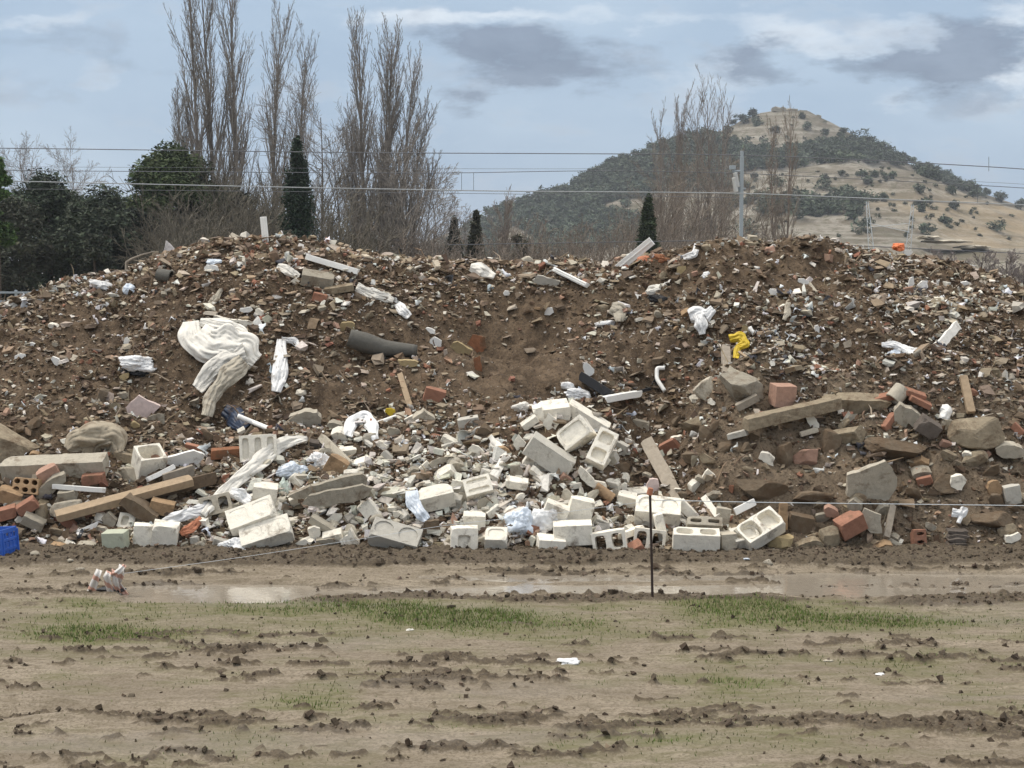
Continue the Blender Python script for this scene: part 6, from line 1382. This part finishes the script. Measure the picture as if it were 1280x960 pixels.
boxo.location.z = float(at(77, 348, 40.)[2]) - 1.32; tag(boxo, 'short white marker post at the left end of the crest below the dark pines', 'post')

# ------------------------------------------------------------------ air
bm = bmesh.new(); bmesh.ops.create_cube(bm, size=1, matrix=Matrix.Translation((0, 4200, 42)) @ Matrix.Diagonal((11800, 10800, 94, 1)))
me = bpy.data.meshes.new('haze'); bm.to_mesh(me); bm.free(); hz = link(bpy.data.objects.new('haze', me)); tag(hz, 'thin damp air greying the distant hill', 'haze', kind='stuff')
hm = bpy.data.materials.new('haze'); hm.use_nodes = True; hm.node_tree.nodes.clear()
ho = hm.node_tree.nodes.new('ShaderNodeOutputMaterial'); hv = hm.node_tree.nodes.new('ShaderNodeVolumePrincipled')
hv.inputs['Color'].default_value = (.86, .91, 1, 1); hv.inputs['Density'].default_value = .00026; hv.inputs['Anisotropy'].default_value = .2
hm.node_tree.links.new(hv.outputs[0], ho.inputs['Volume']); me.materials.append(hm)

# ------------------------------------------------------------------ sky and light
w = bpy.data.worlds.new('World'); scene.world = w; w.use_nodes = True
nt = w.node_tree; nt.nodes.clear()
out = N(nt, 'ShaderNodeOutputWorld'); bg = N(nt, 'ShaderNodeBackground'); nt.links.new(bg.outputs[0], out.inputs[0])
SUN_EL, SUN_ROT = R(60), R(-80)
sky = N(nt, 'ShaderNodeTexSky', sky_type='NISHITA'); sky.sun_disc = False; sky.sun_elevation = SUN_EL; sky.sun_rotation = SUN_ROT
sky.air_density = 1; sky.dust_density = 2; sky.ozone_density = 2
tc = N(nt, 'ShaderNodeTexCoord'); D = tc.outputs['Generated']
sx = N(nt, 'ShaderNodeSeparateXYZ'); nt.links.new(D, sx.inputs[0])
den = math_(nt, 'MAXIMUM', math_(nt, 'ABSOLUTE', sx.outputs[1]), .12)
u = math_(nt, 'DIVIDE', sx.outputs[0], den); v = math_(nt, 'DIVIDE', sx.outputs[2], den)
cb_ = N(nt, 'ShaderNodeCombineXYZ'); nt.links.new(u, cb_.inputs[0]); nt.links.new(math_(nt, 'MULTIPLY', v, 2.6), cb_.inputs[1]); 
nz = N(nt, 'ShaderNodeTexNoise'); nz.inputs['Scale'].default_value = 7; nz.inputs['Detail'].default_value = 6; nz.inputs['Roughness'].default_value = .62; nt.links.new(cb_.outputs[0], nz.inputs['Vector'])
nb_ = noise(nt, cb_.outputs[0], 3.1, 6, .55, .3); nc_ = noise(nt, cb_.outputs[0], 13, 5, .6, .2)
wv = N(nt, 'ShaderNodeSeparateColor'); nt.links.new(nz.outputs['Color'], wv.inputs[0])
uu = math_(nt, 'ADD', u, mr(nt, wv.outputs[0], .3, .7, -.05, .05)); vv = math_(nt, 'ADD', v, mr(nt, wv.outputs[1], .3, .7, -.026, .026))
def cloud(px, py, sx_, sy_):
    cu, cv = (px - 640) / F, (340 - py) / F
    a = math_(nt, 'DIVIDE', math_(nt, 'SUBTRACT', uu, cu), sx_ / F); b_ = math_(nt, 'DIVIDE', math_(nt, 'SUBTRACT', vv, cv), sy_ / F)
    r2_ = math_(nt, 'ADD', math_(nt, 'MULTIPLY', a, a), math_(nt, 'MULTIPLY', b_, b_))
    return math_(nt, 'EXPONENT', math_(nt, 'MULTIPLY', math_(nt, 'POWER', r2_, 1.4), -1.0))
dark = None
for c_, k_ in [((665, 78, 135, 36), .95), ((600, 95, 60, 34), .35), ((950, 70, 62, 26), .75), ((1130, 72, 75, 32), .9), ((1205, 50, 60, 32), .75), ((1230, 110, 60, 22), .35), ((90, 55, 120, 30), .35), ((30, 120, 110, 40), .2)]:
    q = math_(nt, 'MULTIPLY', cloud(*c_), k_); dark = q if dark is None else math_(nt, 'ADD', dark, q)
lit = None
for c_, k_ in [((560, 22, 95, 26), .8), ((1020, 28, 120, 26), .7), ((1285, 60, 45, 50), .9), ((90, 90, 70, 20), .35), ((1110, 110, 70, 16), .35), ((860, 100, 120, 22), .3), ((40, 10, 90, 14), .4), ((700, 10, 200, 14), .5)]:
    q = math_(nt, 'MULTIPLY', cloud(*c_), k_); lit = q if lit is None else math_(nt, 'ADD', lit, q)
S = 10.0
def sc(c): return tuple(q * S for q in c)
base = mixc(nt, mr(nt, nb_, .35, .65), sc((.275, .375, .505)), sc((.40, .50, .61)))
base = mixc(nt, mr(nt, math_(nt, 'ADD', lit, mr(nt, nc_, .35, .65, -.4, .4)), .05, .95), base, sc((.60, .66, .725)))
base = mixc(nt, mr(nt, math_(nt, 'ADD', dark, mr(nt, nc_, .35, .65, -.35, .35)), .08, .85), base, mixc(nt, mr(nt, nc_, .3, .7), sc((.14, .185, .26)), sc((.235, .29, .38))))
# overcast vault: about three times brighter overhead than at the horizon
el = mr(nt, sx.outputs[2], .22, .85, 0, 1)
base = mixc(nt, el, base, sc((1.32, 1.27, 1.19)))
fin = mixc(nt, .10, base, sky.outputs[0])
nt.links.new(fin, bg.inputs[0]); bg.inputs[1].default_value = .10
sd = bpy.data.lights.new('sun', 'SUN'); sd.energy = 1.5; sd.angle = R(10); sd.color = (1, .94, .84)
so = link(bpy.data.objects.new('sun', sd)); so.rotation_euler = (R(90) - SUN_EL, 0, R(180) + SUN_ROT * -1 + R(180))
# point the lamp from the front left: light travels along -(direction to the sun)
az = R(-80)
dirs = Vector((math.sin(az) * math.cos(SUN_EL), math.cos(az) * math.cos(SUN_EL), math.sin(SUN_EL)))
so.rotation_euler = (-dirs).to_track_quat('-Z', 'Y').to_euler()
scene.view_settings.view_transform = 'Standard'; scene.view_settings.look = 'None'; scene.view_settings.exposure = .42; scene.view_settings.gamma = 1
scene.render.engine = 'CYCLES'
